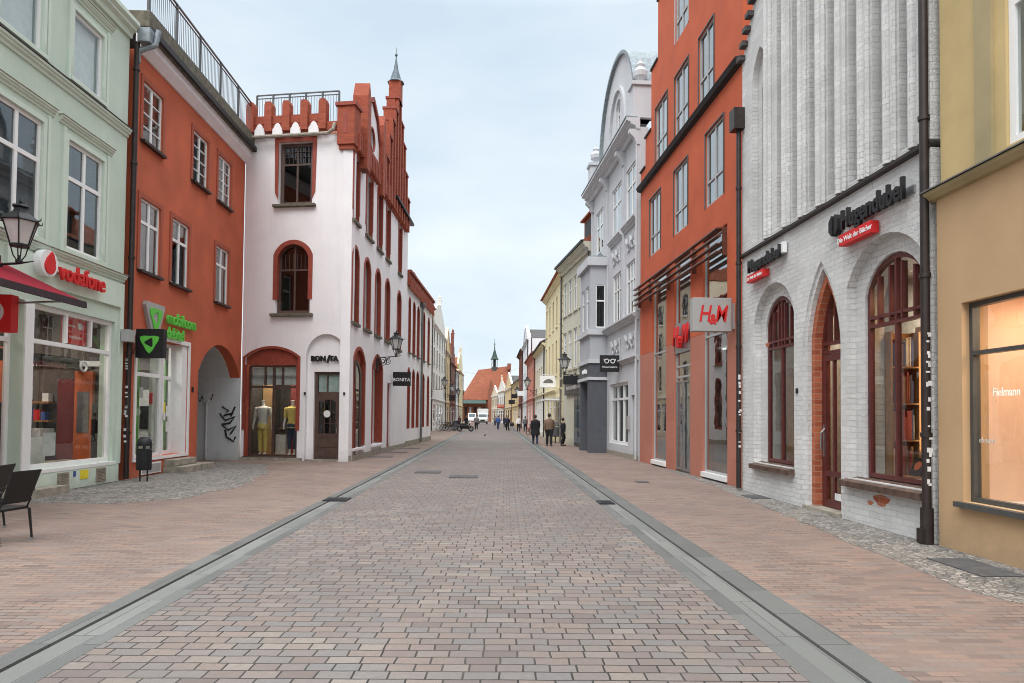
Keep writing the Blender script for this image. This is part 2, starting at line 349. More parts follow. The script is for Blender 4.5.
    def islands(s):
        key = {}; par = []
        def find(i):
            while par[i] != i: par[i] = par[par[i]]; i = par[i]
            return i
        ids = []
        for v in s.v:
            k_ = tuple(round(c_, 4) for c_ in v)
            if k_ not in key: key[k_] = len(par); par.append(len(par))
            ids.append(key[k_])
        for f in s.f:
            for i in f[1:]: par[find(ids[f[0]])] = find(ids[i])
        out = {}
        for f, m_ in zip(s.f, s.m): out.setdefault(find(ids[f[0]]), []).append((f, m_))
        res = []
        for fl in out.values():
            b_ = MB()
            for f, m_ in fl: b_.k = m_; b_.face([s.v[i] for i in f])
            res.append(b_)
        return res
    def build_each(s, name, mats, parent=None, smooth=False, bevel=0):
        return [i_.build(name, mats, parent, smooth, bevel) for i_ in s.islands()]
    def build(s, name, mats, parent=None, smooth=False, bevel=0):
        o = bpy.data.objects.new(name, s.mesh(name, mats, smooth, bevel)); C.objects.link(o); o.parent = parent; return o
def link(name, me, parent, loc=(0, 0, 0)):
    o = bpy.data.objects.new(name, me); C.objects.link(o); o.parent = parent; o.location = loc; return o
def tag(o, label, cat, group=None):
    o['label'] = label; o['category'] = cat
    if group: o['group'] = group
    return o
def thing(name, label, cat, loc=(0, 0, 0), rz=0, group=None):
    o = bpy.data.objects.new(name, None); C.objects.link(o); o.location = loc; o.rotation_euler = (0, 0, rz); o.empty_display_size = .2
    return tag(o, label, cat, group)
def struct(name, mb, mat, kind='structure'):
    o = mb.build(name, mat); o['kind'] = kind; return o
def copy_tree(o, parent=None):
    c = o.copy(); C.objects.link(c); c.parent = parent
    for ch in o.children: copy_tree(ch, c)
    return c
class Fac:     # a facade line on the ground: local x to the viewer's right along the facade, y into the house, z up
    def __init__(s, x0, y0, x1, y1):
        s.o = Vector((x0, y0, 0)); d = Vector((x1 - x0, y1 - y0, 0)); s.L = d.length; s.d = d.normalized(); s.n = Vector((-s.d.y, s.d.x, 0)); s.rz = math.atan2(s.d.y, s.d.x)
    def w(s, u, z=0, y=0): return s.o + s.d * u + s.n * y + Vector((0, 0, z))
    def thing(s, name, label, cat, u=0, z=0, y=0, group=None, drz=0): return thing(name, label, cat, s.w(u, z, y), s.rz + drz, group)
def text(par, name, body, size, x, z, y, mat, ext=.02, ax='CENTER', shear=0, off=0, sx=1, sp=1.0, rx=PI / 2, rz=0):
    cu = bpy.data.curves.new(name, 'FONT'); cu.body = body; cu.size = size; cu.extrude = ext; cu.align_x = ax; cu.align_y = 'CENTER'; cu.shear = shear; cu.offset = off; cu.space_character = sp
    cu.resolution_u = 3
    t = bpy.data.objects.new(name + '_c', cu); C.objects.link(t)
    dg = bpy.context.evaluated_depsgraph_get(); me = bpy.data.meshes.new_from_object(t.evaluated_get(dg)); me.name = name
    bpy.data.objects.remove(t); me.materials.clear(); me.materials.append(M[mat])
    me.transform(Matrix.Rotation(rz, 4, 'Z') @ Matrix.Rotation(rx, 4, 'X') @ Matrix.Diagonal((sx, 1, 1, 1)))
    return link(name, me, par, (x, y, z))
def squiggle(par, name, x0, x1, z, h, y, mat, seed=1):     # writing too small to read in the photograph: one wavering line of letter-like strokes
    rr = random.Random(seed); n = max(5, int((x1 - x0) / (h * .55))); P = []
    for i in range(n * 4): P.append((x0 + (x1 - x0) * i / (n * 4 - 1), y, z + h * .5 * (math.sin(i * PI / 2 + .4) * rr.uniform(.5, 1))))
    return MB().tube(P, h * .09, 4).build(name, mat, par)
def arch_pts(x0, x1, zs, rise, kind='seg', n=12):       # from (x1,zs) over the top to (x0,zs)
    w = (x1 - x0) / 2; cx = (x0 + x1) / 2; out = []
    if kind == 'point':
        R = (w * w + rise * rise) / (2 * w)
        for i in range(n + 1):
            a = math.asin(rise / R) * i / n; out.append((x1 - R + R * math.cos(a), zs + R * math.sin(a)))
        return out + [(2 * cx - x, z) for x, z in reversed(out[:-1])]
    if rise >= w:
        return [(cx + w * math.cos(PI * i / n), zs + rise * math.sin(PI * i / n)) for i in range(n + 1)]
    R = (w * w + rise * rise) / (2 * rise); a0 = math.asin(w / R)
    return [(cx + R * math.sin(a0 - 2 * a0 * i / n), zs + rise - R + R * math.cos(a0 - 2 * a0 * i / n)) for i in range(n + 1)]
def opening(x0, x1, z0, z1, arch=None):
    if not arch: return [(x0, z0), (x1, z0), (x1, z1), (x0, z1)]
    rise, kind = arch; return [(x0, z0), (x1, z0)] + arch_pts(x0, x1, z1 - rise, rise, kind)
def topz(x, pts):
    P = sorted(pts)
    for (a, b), (c, d) in zip(P, P[1:]):
        if a <= x <= c: return b + (d - b) * (x - a) / max(1e-9, c - a)
    return P[0][1]
WC = {}
def window(par, x0, x1, z0, z1, y=.12, fm='wframe', cols=2, rows=(.68,), arch=None, fw=.06, mw=.05, gm='glassup', sub=None, sill=None, sur=None, curtain_or_skypanel=None, name='window', surw=.1, suro=.03, thick=.07):
    """frame (part) > pane, sill, surround, curtain.  rows = heights of the transoms as fractions; sub=(ncol,nrow) splits every light with thin bars."""
    w, h = x1 - x0, z1 - z0
    key = (round(w, 3), round(h, 3), fm, cols, tuple(rows), arch, fw, mw, gm, sub, sill, sur, curtain_or_skypanel, surw, suro, thick)
    if key not in WC:
        g = .012; a = (arch[0], arch[1]) if arch else None
        out = opening(g * .2, w - g * .2, 0, h - .003, a)
        inner_top = arch_pts(fw, w - fw, h - arch[0], max(.05, arch[0] - fw), arch[1]) if arch else None
        zs = [fw] + [h * r for r in rows] + [h - fw]; xs = [fw + (w - 2 * fw) * i / cols for i in range(cols + 1)]
        holes = []
        def hole(xa, xb, za, zb, last):
            if last and arch:
                n = 6; top = [(xb + (xa - xb) * i / n, topz(xb + (xa - xb) * i / n, inner_top)) for i in range(n + 1)]
                if min(t[1] for t in top) < za + .03: 
                    top = [(p, max(q, za + .03)) for p, q in top]
                holes.append([(xa, za), (xb, za)] + top)
            else: holes.append([(xa, za), (xb, za), (xb, zb), (xa, zb)])
        for j in range(len(zs) - 1):
            za = zs[j] + (mw / 2 if j else 0); last = j == len(zs) - 2; zb = zs[j + 1] - (0 if last else mw / 2)
            for i in range(cols):
                xa = xs[i] + (mw / 2 if i else 0); xb = xs[i + 1] - (mw / 2 if i < cols - 1 else 0)
                if sub:
                    t = .024; nc, nr = sub
                    if last and len(zs) > 2 and arch: nr = max(1, nr - 1)
                    for p in range(nc):
                        for q in range(nr):
                            a0 = xa + (xb - xa) * p / nc + (t / 2 if p else 0); a1 = xa + (xb - xa) * (p + 1) / nc - (t / 2 if p < nc - 1 else 0)
                            c0 = za + (zb - za) * q / nr + (t / 2 if q else 0); c1 = za + (zb - za) * (q + 1) / nr - (t / 2 if q < nr - 1 else 0)
                            if last and arch and q < nr - 1: c1 = min(c1, topz(a0, inner_top), topz(a1, inner_top))
                            if c1 - c0 > .02: hole(a0, a1, c0, c1, last and q == nr - 1)
                else: hole(xa, xb, za, zb, last)
        fmsh = MB().plate(out, holes, 0, thick).mesh('window_frame', fm)
        pane = MB().plate(opening(fw * .5, w - fw * .5, fw * .5, h - fw * .5, (max(.04, arch[0] - fw * .5), arch[1]) if arch else None), [], thick * .45, thick * .45 + .006).mesh('pane', gm)
        ss = MB().box(-.08, w + .08, -.12, .0, -.07, 0).mesh('sill', sill) if sill else None
        sr = None
        if sur:
            o2 = opening(-surw, w + surw, -.0, h + surw, (arch[0] + (surw if arch[1] == 'point' else 0), arch[1]) if arch else None)
            sr = MB().plate(o2, [opening(0, w, .0, h, arch)] if 0 else [], 0, 0.001) if 0 else None
            top_o = o2[2:] if arch else [(w + surw, h + surw), (-surw, h + surw)]
            top_i = opening(0, w, 0, h, arch)[2:]
            loop = [(w, 0), (w + surw, 0)] + top_o + [(-surw, 0), (0, 0)] + list(reversed(top_i))
            sr = MB().plate(loop, [], -suro, .0).mesh('surround', sur)
        cu = None
        if curtain_or_skypanel == 'drape':
            b = MB()
            for sx_ in (0, 1):
                n = 14; x_a, x_b = (fw, w * .33) if sx_ == 0 else (w * .67, w - fw)
                for i in range(n):
                    p, q = x_a + (x_b - x_a) * i / n, x_a + (x_b - x_a) * (i + 1) / n
                    b.face([(p, .16 + .02 * (i % 2), fw), (q, .16 + .02 * ((i + 1) % 2), fw), (q, .16 + .02 * ((i + 1) % 2), h - fw), (p, .16 + .02 * (i % 2), h - fw)])
            cu = b.mesh('curtain', 'curtain')
        elif curtain_or_skypanel == 'half':
            b = MB(); n = 26
            for i in range(n):
                p, q = fw + (w - 2 * fw) * i / n, fw + (w - 2 * fw) * (i + 1) / n
                b.face([(p, .16 + .015 * (i % 2), fw), (q, .16 + .015 * ((i + 1) % 2), fw), (q, .16 + .015 * ((i + 1) % 2), h * .5), (p, .16 + .015 * (i % 2), h * .5)])
            cu = b.mesh('curtain', 'curtain')
        elif curtain_or_skypanel == 'low':
            cu = MB().box(fw, w - fw, .08, .085, fw, h * .31).mesh('curtain', 'palecurtain')  # no cloth here: pale panel paints the sky reflection in the lower lights
        elif curtain_or_skypanel == 'full':
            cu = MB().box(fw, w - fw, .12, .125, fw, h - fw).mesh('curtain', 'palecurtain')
        elif curtain_or_skypanel == 'blind':
            b = MB(); k = int(h / .05)
            for i in range(k): z = fw + (h - 2 * fw) * i / k; b.box(fw, w - fw, .15, .16, z, z + .034)
            cu = b.mesh('blind', 'curtain')
        WC[key] = (fmsh, pane, ss, sr, cu)
    f, p, ss, sr, cu = WC[key]
    wo = link(name, f, par, (x0, y, z0)); link('pane', p, wo)
    if ss: link('sill', ss, wo, (0, -y, 0))
    if sr: link('surround', sr, wo, (0, -y, 0))
    if cu: link('blind' if curtain_or_skypanel == 'blind' else 'curtain', cu, wo)
    return wo
def body(par, u0, u1, z0, z1, depth, mat, y0=.45, room=True):
    MB().box(u0 + .004, u1 - .004, y0 + .03, depth, z0, z1 - .003).build('rear_wall', mat, par)
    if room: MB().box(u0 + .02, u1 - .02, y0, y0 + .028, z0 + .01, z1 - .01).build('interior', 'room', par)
def cornice(par, x0, x1, z, out=.18, h=.22, mat='white', name='cornice', y=0.0):
    pr = [(y, z), (y - out * .25, z), (y - out * .35, z + h * .3), (y - out * .7, z + h * .45), (y - out * .7, z + h * .6), (y - out, z + h * .75), (y - out, z + h), (y, z + h)]
    return MB().prof(pr, x0, x1).build(name, mat, par)
def shop_room(par, u0, u1, z1, depth, wall='roomlit', floor='stone', back=None, y0=.36):
    b = MB(); b.mat(0).box(u0, u1, depth, depth + .05, 0.02, z1); b.box(u0 - .05, u0, y0, depth + .05, 0.02, z1); b.box(u1, u1 + .05, y0, depth + .05, .02, z1); b.box(u0 - .05, u1 + .05, y0, depth + .05, z1, z1 + .06)
    b.mat(1).box(u0 - .05, u1 + .05, y0, depth, -.02, .1)
    return b.build('shop_interior', [wall, floor], par)

# ------------------------------------------------------------------ ground, road, gutters, pavements
def sheet(x0, x1, y0, y1, z): return MB().box(x0, x1, y0, y1, z - .02, z)
struct('ground', MB().box(-900, 900, -300, 1500, -.6, -.03), 'farpave')
struct('road', sheet(-2.86, 2.06, -12, 205, 0), 'road')
struct('pavement', sheet(-14, -3.39, -12, 205, .004), 'walk')
struct('pavement', sheet(2.72, 13, -12, 205, .004), 'walk')
b = MB().mat(0); b.box(-2.98, -2.86, -12, 205, -.02, .002); b.box(-3.39, -3.225, -12, 205, -.02, .006)
b.mat(1).box(-3.185, -2.98, -12, 205, -.02, .003); b.mat(2).box(-3.225, -3.185, -12, 205, -.06, -.035)
struct('gutter', b, ['slabD', 'slabL', 'dark'])
b = MB().mat(0); b.box(2.06, 2.22, -12, 205, -.02, .002); b.box(2.455, 2.72, -12, 205, -.02, .006)
b.mat(1).box(2.22, 2.42, -12, 205, -.02, .003); b.mat(2).box(2.42, 2.455, -12, 205, -.06, -.035)
struct('gutter', b, ['slabD', 'slabL', 'dark'])
def blob(pts, z, seed, amp=.12, step=.35):
    r = random.Random(seed); out = []
    for (a, b_), (c, d) in zip(pts, pts[1:] + pts[:1]):
        n = max(1, int(math.hypot(c - a, d - b_) / step))
        for i in range(n):
            t = i / n; out.append((a + (c - a) * t + r.uniform(-amp, amp), b_ + (d - b_) * t + r.uniform(-amp, amp)))
    return MB().prism(out, z - .015, z)
struct('cobbled_strip', blob([(6.3, 4), (6.3, 24), (5.75, 24), (5.5, 17), (5.15, 12.2), (4.95, 9.6), (4.72, 7.2), (5.0, 5.8), (5.2, 4)], .009, 3, .07), 'cobble')
struct('cobbled_strip', blob([(-9.6, 12.6), (-8.4, 12.9), (-7.0, 12.9), (-6.2, 13.6), (-5.9, 16), (-6.4, 19.5), (-7.6, 23), (-9.6, 24)], .009, 5, .1), 'cobble')
def manhole(x, y, r, label, rect=None, plate=False):
    t = thing('drain_grate' if rect and not plate else 'manhole_cover', label, 'drain grate' if rect and not plate else 'manhole cover', (x, y, .008))
    if rect:
        w, l = rect; b = MB().box(-w / 2, w / 2, -l / 2, l / 2, 0, .012)
        if not plate:
            b2 = MB().mat(0); b2.plate([(-w / 2, -l / 2), (w / 2, -l / 2), (w / 2, l / 2), (-w / 2, l / 2)],
                [[(-w / 2 + .04, -l / 2 + .05 + k * .07), (w / 2 - .04, -l / 2 + .05 + k * .07), (w / 2 - .04, -l / 2 + .08 + k * .07), (-w / 2 + .04, -l / 2 + .08 + k * .07)] for k in range(int((l - .08) / .07))], 0, .018)
            b2.v = [(x_, z_, y_) for x_, y_, z_ in b2.v]; b2.build('grating', 'iron', t); MB().box(-w / 2 + .01, w / 2 - .01, -l / 2 + .01, l / 2 - .01, -.002, .004).build('gully', 'dark', t)
        else: b.build('cover_plate', 'tarcover', t)
    else:
        cs = [(math.cos(2 * PI * i / 28), math.sin(2 * PI * i / 28)) for i in range(28)]
        MB().prism([(r * .86 * a, r * .86 * b_) for a, b_ in cs], -.003, .006).build('lid', 'iron2', t)
        m = MB().plate([(r * a, r * b_) for a, b_ in cs], [[(r * .88 * a, r * .88 * b_) for a, b_ in cs]], 0, .009); m.v = [(x_, z_, y_) for x_, y_, z_ in m.v]; m.build('rim', 'slabD', t)
    return t
M['iron2'] = plain('worn_iron', (.17, .155, .145), .8, 0, var=.35)
M['tarcover'] = plain('dark_worn_cover', (.07, .07, .072), .8, var=.3)
manhole(-1.95, 20.4, 0, 'left one of two dark iron covers in the road', (.74, .72), True)
manhole(-.82, 18.95, 0, 'right and nearer one of two dark iron covers in the road', (.78, .76), True)
manhole(-3.1, 13.65, 0, 'iron drain grate across the left gutter', (.46, .5))
manhole(2.22, 13.45, 0, 'iron drain grate beside the right gutter', (.30, .5))
manhole(5.55, 7.75, 0, 'dark cover plate in the cobbles below the ochre shop', (.5, .95), True)
manhole(5.65, 14.55, 0, 'dark square cover in the cobbles below the small bookshop window', (.42, .6), True)
manhole(3.9, 17.8, 0, 'small square cover in the right clinker pavement', (.32, .3), True)

# ------------------------------------------------------------------ left side: green house with the phone shop
GR = Fac(-9.26, 0, -9.26, 17.2)
g = GR.thing('shop_house', 'pale green plastered house with white windows and red-lettered phone shop', 'building', 13)
U = -13.0
op = []
rows = [(5.22, 7.6, (14.77, 16.1)), (5.22, 7.6, (12.55, 13.95)), (8.98, 10.5, (14.85, 15.97)), (8.98, 10.5, (12.65, 13.85)), (5.22, 7.6, (10.3, 11.6)), (8.98, 10.5, (10.4, 11.5))]
wins = [(a + U, c + U, z0, z1) for z0, z1, (a, c) in rows]
holes = [opening(*w[:2], w[2], w[3]) for w in wins] + [opening(13.84 + U, 16.78 + U, .52, 3.9), opening(10.6 + U, 13.58 + U, .0, 3.9)]
MB().plate([(8 + U, 0), (17.1 + U, 0), (17.1 + U, 11.2), (8 + U, 11.2)], holes, 0, .35).build('wall', 'green', g)
body(g, 8 + U, 17.1 + U, 4.1, 11.2, 9, 'green')
for i, (a, c, z0, z1) in enumerate(wins):
    up = z1 > 9
    window(g, a, c, z0, z1, .03, 'wframe', 1 if up else 2, () if up else (.66,), fw=.08, mw=.09, curtain_or_skypanel='full' if up else 'drape', gm='shopglass' if up else 'glassup', sur='green_l', surw=.1, suro=.035)
    # side strips and crown above each window
    b = MB()
    for s in (a - .2, c + .12): b.box(s, s + .08, -.05, 0, z0 - .1, z1 + .2)
    b.build_each('window_strip', 'green_l', g)
    cornice(g, a - .32, c + .32, z1 + .24, .10, .15, 'green_l', 'window_crown'); MB().box(a - .34, c + .34, -.115, -.002, z1 + .392, z1 + .405).build('crown_flashing', 'stone', g)
    MB().box(a - .12, c + .12, -.07, 0, z0 - .09, z0 - .004).build('sill', 'green_l', g)
cornice(g, 8 + U, 17.1 + U, 8.58, .12, .2, 'green_l', 'cornice')
MB().box(8 + U, 17.1 + U, -.14, -.002, 8.785, 8.80).build('cornice_flashing', 'pipe', g)
cornice(g, 8 + U, 17.1 + U, 4.93, .11, .16, 'green_l', 'cornice')
MB().box(8 + U, 17.12 + U, -.13, -.002, 5.093, 5.105).build('cornice_flashing', 'stone', g)
cornice(g, 8 + U, 17.1 + U, 11.1, .25, .4, 'green_l', 'main_cornice')
MB().prof([(.25, 11.51), (.3, 11.55), (4.5, 14.5), (9, 11.51)], 8 + U, 17.1 + U).build('roof', 'tile', g)
MB().box(13.0 + U, 16.92 + U, -.06, -.001, 4.28, 4.86).build('sign_board', 'green_l', g)
MB().box(16.93 + U, 17.09 + U, -.04, -.001, .45, 4.88).build('corner_pilaster', 'green_l', g)
MB().box(13.6 + U, 16.98 + U, -.05, -.001, .02, .44).build('plinth', 'green_l', g)
# shop window
window(g, 13.84 + U, 16.78 + U, .52, 3.9, .08, 'wframe', 1, (.775,), fw=.1, mw=.09, gm='shopglass', thick=.1, name='shop_window')
b = MB(); [b.box(x + U - .03, x + U + .03, .075, .16, 3.2, 3.85) for x in (15.05, 15.95)]; b.build_each('transom_bar', 'wframe', g)
MB().box(13.8 + U, 16.85 + U, -.06, .1, .44, .515).build('sill', 'wframe', g)
MB().box(13.585 + U, 13.835 + U, -.03, .2, .0, 3.9).build('pillar', 'wframe', g)
b = MB()
for x in (14.65, 16.05): 
    b.box(x + U, x + U + .4, -.062, -.051, .07, .4)
    for k in range(9): b.box(x + U + .02, x + U + .38, -.075, -.062, .09 + k * .034, .105 + k * .034)
    b.build('vent_grille', 'stone', g); b = MB()
MB().box(15.45 + U, 15.75 + U, -.06, -.051, .2, .40).build('gas_notice', 'yel', g)
MB().box(15.2 + U, 15.29 + U, -.06, -.051, .28, .40).build('number_plate', 'blue', g)
MB().box(12.6 + U, 14.55 + U, -.38, -.06, 0, .17).build('step', 'stone', g)
MB().box(11.6 + U, 13.55 + U, -.30, -.0, .17, .3).build('step', 'stone', g)
window(g, 12.3 + U, 13.58 + U, .3, 3.9, .25, 'wframe', 1, (.78,), fw=.09, mw=.09, gm='shopglass', name='shop_door')
window(g, 10.6 + U, 12.2 + U, .3, 3.9, .25, 'wframe', 1, (.78,), fw=.09, mw=.09, gm='shopglass', name='shop_window')
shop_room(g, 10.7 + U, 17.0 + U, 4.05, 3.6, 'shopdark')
b = MB().mat(0).box(15.5 + U, 16.9 + U, 2.2, 2.35, .1, 3.2); b.mat(1).box(14.3 + U, 15.4 + U, 2.6, 2.7, .1, 2.6); b.mat(2).box(13.9 + U, 16.9 + U, .45, 1.2, .1, .55); b.mat(0).box(12.0 + U, 13.3 + U, 1.6, 2.2, .1, 1.2); b.mat(3).box(13.9 + U, 16.9 + U, .9, .95, 2.75, 3.0)
b.mat(4).box(14.5 + U, 15.1 + U, .5, .55, .55, 1.15); b.mat(3).box(15.7 + U, 16.1 + U, 1.6, 2.0, .1, 1.9)
b.build('shop_fitting', ['brickorange', 'room', 'stone', 'dark', 'paper'], g) if False else None
M['brickorange'] = plain('orange_panel', (.52, .12, .04), .7)
b.build('shop_fitting', ['brickorange', 'room', 'stone', 'dark', 'paper'], g)
b = MB(); [b.lathe([(0, 0), (.09, 0), (.09, .02), (0, .02)], x + U, 1.9, 3.9, 12) for x in (11.6, 13.2, 14.6, 15.6, 16.4)]; b.build_each('ceiling_lamp', 'lampwhite', g)
for lx_, ly_, e_ in ((15.2, 1.6, 50), (12.8, 1.6, 30)):
    lt = bpy.data.lights.new('shop_lamp', 'AREA'); lt.energy = e_; lt.size = 1.2; lt.color = (1, .9, .8); lo = bpy.data.objects.new('shop_lamp', lt); C.objects.link(lo); lo.parent = g; lo.location = (lx_ + U, ly_, 3.85)  # fill lights added to brighten the dim shop interior
# posters stuck inside the glass
t = MB().box(15.02 + U, 15.93 + U, .19, .195, 3.22, 3.82).build('window_poster', 'redlit', g)
text(t, 'poster_lettering', 'vodafone', .13, 15.55 + U, 3.38, .187, 'signwhite', .001)
squiggle(t, 'poster_lettering', 15.1 + U, 15.52 + U, 3.62, .06, .185, 'signwhite', 2)
MB().lathe([(.05, 0), (.09, 0), (.09, .004), (.05, .004)], 15.7 + U, .184, 3.65, 16, ax='y').build('poster_ring', 'signwhite', t)
for x, z, w_, h_, m_ in ((14.15, 1.95, .2, .28, 'paper'), (14.15, 1.5, .22, .3, 'blue'), (14.12, 1.05, .2, .4, 'paper'), (14.1, .8, .2, .2, 'vred'), (14.7, .75, .42, .5, 'paper')):
    MB().box(x + U, x + U + w_, .30, .305, z, z + h_).build('poster', m_, g)
MB().ring((15.9 + U, .2, 2.75), .11, .025).build('window_sticker', 'signwhite', g)
squiggle(g, 'window_lettering', 14.1 + U, 15.4 + U, 2.70, .17, .29, 'maroonc', 4)
X1 = 16.98 + U
for i_, (nm, m_, ya, yb, za, zb, th) in enumerate((('orange_panel', 'brickorange', .55, .98, .3, 2.7, .12), ('back_door', 'maroonc', 1.02, 1.42, .1, 2.5, .06), ('counter', 'wood', .38, 2.4, .1, .52, .5), ('light_band', 'signwhite', .4, 2.4, 2.82, 2.95, .1),
        ('poster', 'paper', 1.5, 1.86, .75, 1.3, .55), ('poster', 'paper', 1.95, 2.12, 1.0, 1.9, .6), ('poster', 'vred', 1.95, 2.12, .62, .95, .6), ('shelf', 'wood', 1.48, 2.4, 1.45, 1.5, .3), ('shelf', 'wood', 1.48, 2.4, 1.9, 1.95, .3), ('product_box', 'paper', 1.55, 1.7, 1.95, 2.15, .2), ('product_box', 'vred', 1.75, 1.9, 1.5, 1.75, .2), ('stand', 'dark', .42, .5, .5, 1.9, .2), ('product_box', 'blue', 1.62, 1.72, 1.5, 1.7, .2), ('mirror', 'steel', .62, .9, 1.2, 2.2, .14))):
    MB().box(X1 - th, X1 - .004 * (i_ + 1), ya, yb, za, zb).build(nm, m_, g)
X1 = 12.9 + U
for i_, (nm, m_, ya, yb, za, zb) in enumerate((('counter', 'vred', .9, 2.2, .1, 1.1), ('poster', 'vred', .7, 1.2, 1.3, 2.4), ('poster', 'paper', 1.3, 1.8, 1.2, 2.2))): MB().box(X1, X1 + .1, ya, yb, za, zb).build(nm, m_, g)
# downpipe between the green and red houses, with stickers
b = MB().tube([(17.26 + U, -.1, 0.05), (17.26 + U, -.1, 11.1)], .065, 10); [b.lathe([(.085, -.03), (.085, .03)], 17.26 + U, -.1, z, 10) for z in (1.2, 3.2, 5.6, 8, 10.4)]
dp = b.build('down_pipe', 'pipe', g, smooth=True)
rr = random.Random(2); b = MB()
for k in range(16): z = rr.uniform(.9, 3.0); ya_ = rr.uniform(-.14, -.1); b.box(17.26 + U - .072, 17.26 + U - .066, ya_, ya_ + .06, z, z + rr.uniform(.03, .08))
b.build_each('sticker', 'paper', dp)
MB().box(16.93 + U, 17.2 + U, -.26, -.06, 3.45, 3.75).build('meter_box', 'gframe', g)

t = GR.thing('wall_sign', 'red three-dimensional lettering with round white emblem on green shop front', 'sign', 13.69, 4.65, -.06)
MB().lathe([(0, -.16), (.27, -.16), (.27, 0), (0, 0)], .26, 0, .06, 28, ax='y').build('emblem_disc', 'signwhite', t)
b = MB(); b.lathe([(0, -.19), (.16, -.19), (.16, -.161), (0, -.161)], .26, 0, .0, 20, ax='y')
b.plate([(.12, .04), (.40, .04), (.42, .1), (.36, .26), (.30, .30), (.24, .24), (.16, .15)], [], -.188, -.161); b.build('emblem_drop', 'redlit', t)
text(t, 'lettering', 'vodafone', .52, .62, -.02, -.13, 'redlit', .03, 'LEFT', off=.006, sx=.86)
b = MB(); b.box(.62, 2.1, -.06, -.01, -.06, -.02); b.build('fixing_rail', 'steel', t)

# awning, projecting lantern, hanging sign on the green house
t = GR.thing('awning', 'crimson fabric awning with dark valance at the left picture edge', 'awning', 12.72, 0, 0)
MB().prof([(0, 4.52), (-1.65, 3.74), (-1.65, 3.735), (0, 4.515)], -6.2, 0).build('canopy', 'awning', t)
MB().prof([(-1.64, 3.745), (-1.70, 3.74), (-1.71, 3.62), (-1.66, 3.62)], -6.22, .02).build('valance', 'valance', t)
MB().prof([(0, 4.50), (-1.62, 3.73), (-1.62, 3.71), (0, 4.48)], -.03, .0).build('side_rail', 'valance', t)
b = MB(); [b.tube([(x, 0, 3.6), (x, -1.6, 3.68)], .02) for x in (-.4, -5.8)]; b.build_each('arm', 'steel', t)
MB().box(-6.2, .02, -.12, 0, 4.46, 4.58).build('casing', 'valance', t)

t = thing('hanging_sign', 'red box sign with white round emblem hanging under the awning', 'sign', (-8.82, 12.25, 3.43))
MB().box(-.42, .30, -.1, .1, -.33, .33).build('box', 'redlit', t, bevel=.01)
MB().lathe([(0, -.112), (.2, -.112), (.2, -.1), (0, -.1)], -.02, 0, 0.02, 24, ax='y').build('emblem_disc', 'signwhite', t)
MB().lathe([(0, -.118), (.11, -.118), (.11, -.1125), (0, -.1125)], -.02, 0, -.02, 24, ax='y').build('emblem_drop', 'redlit', t)
MB().box(-.44, -.42, -.03, .03, -.2, .2).build('bracket', 'steel', t)

def lantern(loc, dx, label, scale=1.0, group=None, scroll=True):      # dx: where the wall is, along x
    t = thing('wall_lantern', label, 'street lamp', loc, 0, group)
    s = scale
    b = MB()
    b.lathe([(0, .78 * s), (.02 * s, .78 * s), (.035 * s, .74 * s), (.02 * s, .70 * s), (.12 * s, .68 * s), (.14 * s, .65 * s), (.10 * s, .62 * s), (.12 * s, .56 * s), (.30 * s, .42 * s), (.32 * s, .39 * s), (.29 * s, .38 * s)], n=6)
    for k in range(6):
        a = PI / 3 * k; c, d = math.cos(a), math.sin(a); b.tube([(.30 * s * c, .30 * s * d, .40 * s), (.35 * s * c, .35 * s * d, .41 * s), (.36 * s * c, .36 * s * d, .46 * s)], [.016 * s, .013 * s, .004 * s], 5)
    b.build('hood', 'iron', t)
    b = MB()
    for k in range(6):
        a = PI / 3 * k; c, d = math.cos(a), math.sin(a); b.tube([(.28 * s * c, .28 * s * d, .40 * s), (.15 * s * c, .15 * s * d, -.02 * s)], .013 * s, 5)
    b.lathe([(.14 * s, -.05 * s), (.165 * s, -.05 * s), (.165 * s, -.01 * s), (.14 * s, -.01 * s)], n=6)
    for k in range(4):
        a = PI / 2 * k + .4; c, d = math.cos(a), math.sin(a); b.tube([(.13 * s * c, .13 * s * d, -.04 * s), (.09 * s * c, .09 * s * d, -.2 * s), (.03 * s * c, .03 * s * d, -.3 * s)], .011 * s, 5)
    b.lathe([(0, -.36 * s), (.05 * s, -.34 * s), (.06 * s, -.3 * s), (.03 * s, -.26 * s), (.02 * s, -.2 * s)], n=8); b.build('cage', 'iron', t)
    MB().lathe([(.145 * s, -.02 * s), (.27 * s, .39 * s)], n=6).build('glazing', 'lampglass', t)
    b = MB(); L = dx
    b.tube([(0, 0, -.34 * s), (L * .5, 0, -.37 * s), (L, 0, -.42 * s)], .022 * s, 6)
    b.tube([(-.25 * s * (1 if L > 0 else -1), 0, -.30 * s), (0, 0, -.34 * s)], [.008, .02 * s], 6)
    if scroll:
        for k, (cx, R) in enumerate(((.45, .13), (.7, .17), (.9, .1))):
            b.tube([(L * cx + R * s * math.cos(q), 0, -.56 * s + R * s * math.sin(q)) for q in [i * PI / 6 for i in range(13)]], .014 * s, 5)
            b.tube([(L * cx + R * .5 * s * math.cos(q), 0, -.56 * s + R * .5 * s * math.sin(q)) for q in [i * PI / 5 for i in range(11)]], .012 * s, 5)
    b.tube([(L * .3, 0, -.37 * s), (L * .7, 0, -.62 * s), (L, 0, -.78 * s)], .018 * s, 6)
    b.box(L - .03, L + .03, -.06, .06, -.95 * s, -.25 * s); b.build('bracket', 'iron', t)
    return t
lantern((-8.3, 12.0, 4.62), -.93, 'black lantern on scrolled bracket in front of the green house', 1.0)

